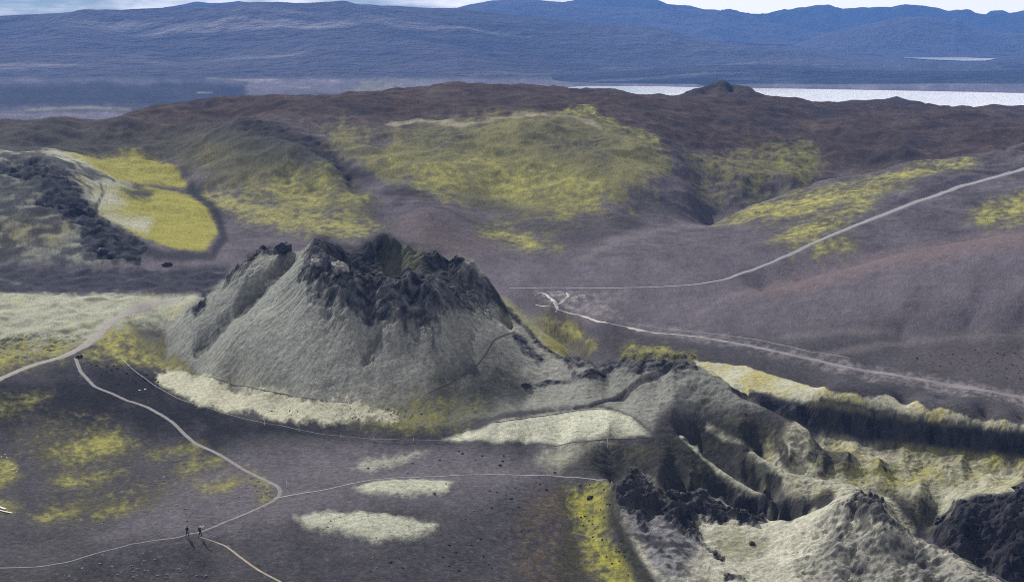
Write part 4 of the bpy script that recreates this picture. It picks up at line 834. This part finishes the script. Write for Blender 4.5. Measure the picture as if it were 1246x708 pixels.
def plank(px0, py0, px1, py1, w, lb):
    a, b_ = np.array(hitf(px0, py0)), np.array(hitf(px1, py1)); L = np.linalg.norm(b_ - a); d = (b_ - a) / L; s = np.cross(d, (0, 0, 1)); s /= np.linalg.norm(s); u = np.cross(s, d)
    import bmesh
    bm = bmesh.new(); bmesh.ops.create_cube(bm, size=1); bmesh.ops.scale(bm, vec=(L, w, .08), verts=bm.verts); bmesh.ops.bevel(bm, geom=list(bm.edges), offset=.015, segments=2, affect='EDGES')
    me = bpy.data.meshes.new('plank'); bm.to_mesh(me); bm.free(); me.materials.append(mpost)
    o = bpy.data.objects.new('plank', me); COL.objects.link(o); c = (a + b_) / 2 + u * .14
    from mathutils import Matrix
    o.matrix_world = Matrix(((d[0], s[0], u[0], c[0]), (d[1], s[1], u[1], c[1]), (d[2], s[2], u[2], c[2]), (0, 0, 0, 1))); tag(o, lb, 'plank')
plank(-14, 613, 7, 620, .45, 'upper of the two white planks lying on dark ground at the left edge')
plank(-12, 619, 15, 625, .3, 'lower and longer of the two white planks lying at the left edge')

# ------------------------------------------------------------------ the two hikers
mskin = plain_mat('skin', (.45, .28, .2), .6); mdark = plain_mat('black outdoor clothes', (.012, .013, .018), .85, 8, .3); mtrous = plain_mat('dark trousers', (.02, .02, .026), .9); mboot = plain_mat('brown boots', (.10, .06, .04), .8)
mwhite = plain_mat('white cap cloth', (.78, .80, .82), .8); mblue = plain_mat('pale blue cloth', (.62, .78, .88), .6, 6, .08); mpack = plain_mat('dark backpack cloth', (.02, .022, .03), .8, 8, .3); mhair = plain_mat('dark hair', (.02, .015, .012), .7)
def skin_mesh(name, verts, edges, radii, mats, sub=2, matfn=None):
    me = bpy.data.meshes.new('tmp'); me.from_pydata(verts, edges, []); me.update()
    o = bpy.data.objects.new('tmp', me); COL.objects.link(o)
    md = o.modifiers.new('s', 'SKIN')
    for i, r in enumerate(radii):
        sv = me.skin_vertices[0].data[i]; sv.radius = r if isinstance(r, tuple) else (r, r); sv.use_root = i == 0
    sd = o.modifiers.new('d', 'SUBSURF'); sd.levels = sub; sd.render_levels = sub
    dg = bpy.context.evaluated_depsgraph_get(); out = bpy.data.meshes.new_from_object(o.evaluated_get(dg)); out.name = name
    bpy.data.objects.remove(o); out.materials.clear()
    for m in mats: out.materials.append(m)
    for p in out.polygons:
        p.use_smooth = True; p.material_index = matfn(p.center) if matfn else 0
    return out
def person(px, py, face, label, arm_up=False, cap=False, pack=True):
    x, y, z = hitf(px, py); root = bpy.data.objects.new('person', None); COL.objects.link(root)
    # joints: pelvis, waist, chest, neck, head; local +x is the walking direction
    V = [(0,0,.95),(.01,0,1.12),(.03,0,1.32),(.04,0,1.47),(.06,0,1.55),(.075,0,1.64),(.07,0,1.71)]
    R = [(.15,.12),(.14,.11),(.17,.12),(.065,.065),(.075,.07),(.10,.085),(.07,.06)]; E = [(0,1),(1,2),(2,3),(3,4),(4,5),(5,6)]
    def add(pts, rad, root_i):
        p = root_i
        for v, r in zip(pts, rad): V.append(v); R.append(r); E.append((p, len(V) - 1)); p = len(V) - 1
        return p
    add([(.0,.09,.88),(.20,.10,.50),(.12,.10,.09),(.24,.11,.045)], [.09,.065,.045,.04], 0)
    add([(.0,-.09,.88),(-.06,-.10,.50),(-.30,-.10,.16),(-.22,-.11,.05)], [.09,.065,.045,.04], 0)
    hl = add([(.03,.19,1.39),(-.08,.24,1.14),(.06,.25,.92)], [.06,.047,.036], 2)
    if arm_up: hr = add([(.03,-.19,1.39),(.14,-.30,1.22),(.30,-.30,1.42)], [.06,.047,.036], 2)
    else: hr = add([(.03,-.19,1.39),(.12,-.25,1.15),(.30,-.22,1.05)], [.06,.047,.036], 2)
    def fingers(hi, dr):
        hx, hy, hz = V[hi]; d = np.array(dr, float); d /= np.linalg.norm(d)
        pm_ = add([(hx + d[0] * .07, hy, hz + d[2] * .07)], [.036], hi)
        c = np.array(V[pm_])
        for k_, (o_, L) in enumerate(((-.027, .06), (-.009, .07), (.009, .068), (.027, .055))):
            add([tuple(c + d * .035 + np.array((0, o_, 0))), tuple(c + d * (.035 + L * .6) + np.array((.012, o_, -.008)))], [.010, .008], pm_)
        add([tuple(c + np.array((.03, .0, .02))), tuple(c + np.array((.05, 0, .045)))], [.012, .009], hi)
    fingers(hl, (.2, 0, -1)); fingers(hr, (.6, 0, .8) if arm_up else (.9, 0, -.2))
    hn = [np.array(V[hl]), np.array(V[hr])]
    def mf(c):
        if c.z > 1.49: return 1
        for h_ in hn:
            if (c - __import__('mathutils').Vector(h_)).length < .17 and abs(c.y) > .18: return 1
        if c.z < .13: return 3
        if c.z < .93 and abs(c.y) < .19: return 2
        return 0
    body = bpy.data.objects.new('body', skin_mesh('body', V, E, R, [mdark, mskin, mtrous, mboot], 2, mf)); COL.objects.link(body); body.parent = root
    def blob(name, c, s, mat, sub=2, cut=None):
        import bmesh
        bm = bmesh.new(); bmesh.ops.create_icosphere(bm, subdivisions=sub, radius=1)
        for v in bm.verts:
            if cut is not None and v.co.z < cut: v.co.z = cut
            v.co = (c[0] + v.co.x * s[0], c[1] + v.co.y * s[1], c[2] + v.co.z * s[2])
        me = bpy.data.meshes.new(name); bm.to_mesh(me); bm.free(); me.materials.append(mat)
        for p in me.polygons: p.use_smooth = True
        o = bpy.data.objects.new(name, me); COL.objects.link(o); o.parent = root; return o
    blob('nose', (.172, 0, 1.63), (.018, .014, .022), mskin, 1)
    for s in (-1, 1):
        blob('ear', (.065, s * .085, 1.64), (.02, .012, .03), mskin, 1); blob('eye', (.155, s * .032, 1.655), (.011, .012, .010), mhair, 1)
    blob('mouth', (.16, 0, 1.595), (.01, .024, .006), mboot, 1)
    if cap:
        blob('cap', (.06, 0, 1.68), (.125, .112, .11), mwhite, 2, -.1); blob('cap_brim', (.17, 0, 1.675), (.08, .08, .012), mwhite, 2)
    else: blob('hair', (.045, 0, 1.69), (.112, .098, .10), mhair, 2, -.35)
    if pack:
        pk = blob('backpack', (-.17, 0, 1.26), (.13, .17, .26), mpack, 3)
        for s in (-1, 1): tube('strap', [(-.08, s * .11, 1.43), (.05, s * .12, 1.46), (.17, s * .11, 1.34), (.14, s * .12, 1.12), (-.06, s * .14, 1.04)], .018, mpack, root, 6)
    root.location = (x, y, z + .02); root.rotation_euler = (0, 0, face); root.scale = (1.06,) * 3; tag(root, label, 'person'); return root, (x, y, z)
person(228.2, 653.5, math.radians(-35), 'left hiker in black with bare dark hair and backpack standing at the path fork', False, False)
p2, (x2, y2, z2) = person(243.8, 653.8, math.radians(-20), 'right hiker in black wearing a white cap and holding up a pale blue flag', True, True)
# small flag held in the raised hand
hx = p2.matrix_world
c, s = math.cos(math.radians(-20)), math.sin(math.radians(-20))
def loc2(lx, ly): lx *= 1.06; ly *= 1.06; return x2 + lx * c - ly * s, y2 + lx * s + ly * c
fx, fy = loc2(.36, -.30)
fr = bpy.data.objects.new('flag', None); COL.objects.link(fr); fr.location = (fx, fy, z2 + 1.35); tag(fr, 'small pale blue flag on a stick held up by the white capped hiker', 'flag')
tube('stick', [(0, 0, -.25), (0.02, 0, .25), (.05, 0, .72)], .014, mpost, fr)
fv = []; ff = []
for i in range(9):
    for j in range(6): fv.append((.05 + i * .055, .035 * math.sin(i * .9) , .30 + j * .075 + .05 * i * .6))
for i in range(8):
    for j in range(5): a_ = i * 6 + j; ff.append((a_, a_ + 6, a_ + 7, a_ + 1))
fo = mesh_obj('cloth', fv, ff, mblue, fr); sm = fo.modifiers.new('thick', 'SOLIDIFY'); sm.thickness = .01
log('things')

# ------------------------------------------------------------------ light, sky, haze
EL, AZ = math.radians(34), math.radians(-28)
sd = (math.sin(AZ) * math.cos(EL), math.cos(AZ) * math.cos(EL), math.sin(EL))
sun = bpy.data.lights.new('sun', 'SUN'); sun.energy = 5.0; sun.angle = math.radians(.55); sun.color = (1, .95, .87)
so = bpy.data.objects.new('sun', sun); COL.objects.link(so)
from mathutils import Vector
so.rotation_euler = Vector(sd).to_track_quat('Z', 'Y').to_euler()
w = bpy.data.worlds.new('World'); SC.world = w; w.use_nodes = True; nt = w.node_tree; bg = nt.nodes['Background']
sky = nt.nodes.new('ShaderNodeTexSky'); sky.sky_type = 'NISHITA'; sky.sun_disc = False; sky.sun_elevation = EL; sky.sun_rotation = AZ; sky.altitude = 800; sky.air_density = 1.0; sky.dust_density = .4; sky.ozone_density = 1.5
tc = nt.nodes.new('ShaderNodeTexCoord'); mpn = nt.nodes.new('ShaderNodeMapping'); mpn.inputs['Scale'].default_value = (3.2, 3.2, 16)
nz = nt.nodes.new('ShaderNodeTexNoise'); nz.inputs['Scale'].default_value = 1.9; nz.inputs['Detail'].default_value = 8; nz.inputs['Roughness'].default_value = .6
nt.links.new(tc.outputs['Generated'], mpn.inputs[0]); nt.links.new(mpn.outputs[0], nz.inputs['Vector'])
sx = nt.nodes.new('ShaderNodeSeparateXYZ'); nt.links.new(tc.outputs['Generated'], sx.inputs[0])
mr = nt.nodes.new('ShaderNodeMapRange'); mr.interpolation_type = 'SMOOTHSTEP'; mr.inputs['From Min'].default_value = -.02; mr.inputs['From Max'].default_value = .16; mr.inputs['To Min'].default_value = -.55; mr.inputs['To Max'].default_value = .42
hi = nt.nodes.new('ShaderNodeMapRange'); hi.interpolation_type = 'SMOOTHSTEP'; hi.inputs['From Min'].default_value = .05; hi.inputs['From Max'].default_value = .35; hi.inputs['To Max'].default_value = .22  # unseen clouds higher up, added to neutralise the blue fill light
nt.links.new(sx.outputs['Z'], hi.inputs['Value'])
nt.links.new(sx.outputs['X'], mr.inputs['Value'])
ad = nt.nodes.new('ShaderNodeMath'); ad.operation = 'ADD'; nt.links.new(nz.outputs['Fac'], ad.inputs[0]); ad0 = nt.nodes.new('ShaderNodeMath'); ad0.operation = 'MAXIMUM'; nt.links.new(mr.outputs['Result'], ad0.inputs[0]); nt.links.new(hi.outputs['Result'], ad0.inputs[1]); nt.links.new(ad0.outputs[0], ad.inputs[1])
cr = nt.nodes.new('ShaderNodeMapRange'); cr.interpolation_type = 'SMOOTHSTEP'; cr.inputs['From Min'].default_value = .46; cr.inputs['From Max'].default_value = .68; cr.inputs['To Max'].default_value = .9
nt.links.new(ad.outputs[0], cr.inputs['Value'])
mix = nt.nodes.new('ShaderNodeMix'); mix.data_type = 'RGBA'; cb_ = nt.nodes.new('ShaderNodeMapRange'); cb_.interpolation_type = 'SMOOTHSTEP'; cb_.inputs['From Min'].default_value = .03; cb_.inputs['From Max'].default_value = .16; cb_.inputs['To Min'].default_value = 36; cb_.inputs['To Max'].default_value = 7.5
nt.links.new(sx.outputs['Z'], cb_.inputs['Value'])
cs_ = nt.nodes.new('ShaderNodeVectorMath'); cs_.operation = 'SCALE'; cs_.inputs[0].default_value = (1.08, 1, .92); nt.links.new(cb_.outputs['Result'], cs_.inputs['Scale']); nt.links.new(cs_.outputs['Vector'], mix.inputs['B'])
tint = nt.nodes.new('ShaderNodeMix'); tint.data_type = 'RGBA'; tint.blend_type = 'MULTIPLY'; tint.inputs['Factor'].default_value = 1; tint.inputs['B'].default_value = (.62, .88, 1.12, 1)
nt.links.new(sky.outputs['Color'], tint.inputs['A']); nt.links.new(tint.outputs['Result'], mix.inputs['A']); nt.links.new(cr.outputs['Result'], mix.inputs['Factor'])
nt.links.new(mix.outputs['Result'], bg.inputs['Color']); bg.inputs['Strength'].default_value = .058

hz = mesh_obj('haze', [(-13000,-400,-75),(13000,-400,-75),(13000,17500,-75),(-13000,17500,-75),(-13000,-400,420),(13000,-400,420),(13000,17500,420),(-13000,17500,420)],
              [(0,3,2,1),(4,5,6,7),(0,1,5,4),(1,2,6,5),(2,3,7,6),(3,0,4,7)], None, smooth=False) if False else None
HZ = True
if HZ:
    m = bpy.data.materials.new('pale haze air'); m.use_nodes = True; t = m.node_tree
    for q in list(t.nodes):
        if q.type != 'OUTPUT_MATERIAL': t.nodes.remove(q)
    pv = t.nodes.new('ShaderNodeVolumePrincipled'); pv.inputs['Color'].default_value = (.145, .33, .84, 1); pv.inputs['Density'].default_value = 1.15e-4; pv.inputs['Anisotropy'].default_value = 0.0
    t.links.new(pv.outputs[0], t.nodes['Material Output'].inputs['Volume'])
    hz = mesh_obj('haze', [(-9500,-400,-75),(9500,-400,-75),(9500,9420,-75),(-9500,9420,-75),(-9500,-400,300),(9500,-400,300),(9500,9420,300),(-9500,9420,300)],
                  [(0,3,2,1),(4,5,6,7),(0,1,5,4),(1,2,6,5),(2,3,7,6),(3,0,4,7)], m, smooth=False)
    tag(hz, kind='stuff')
SC.view_settings.view_transform = 'Standard'; SC.view_settings.look = 'None'; SC.view_settings.exposure = 0.22; SC.view_settings.gamma = 1
cy = SC.cycles; cy.filter_width = 1.0; cy.pixel_filter_type = 'BLACKMAN_HARRIS'; cy.use_denoising = False; cy.denoiser = 'OPENIMAGEDENOISE'; cy.max_bounces = 5; cy.volume_bounces = 1; cy.diffuse_bounces = 3; cy.glossy_bounces = 2; cy.use_adaptive_sampling = True; cy.adaptive_threshold = .02
log('done')
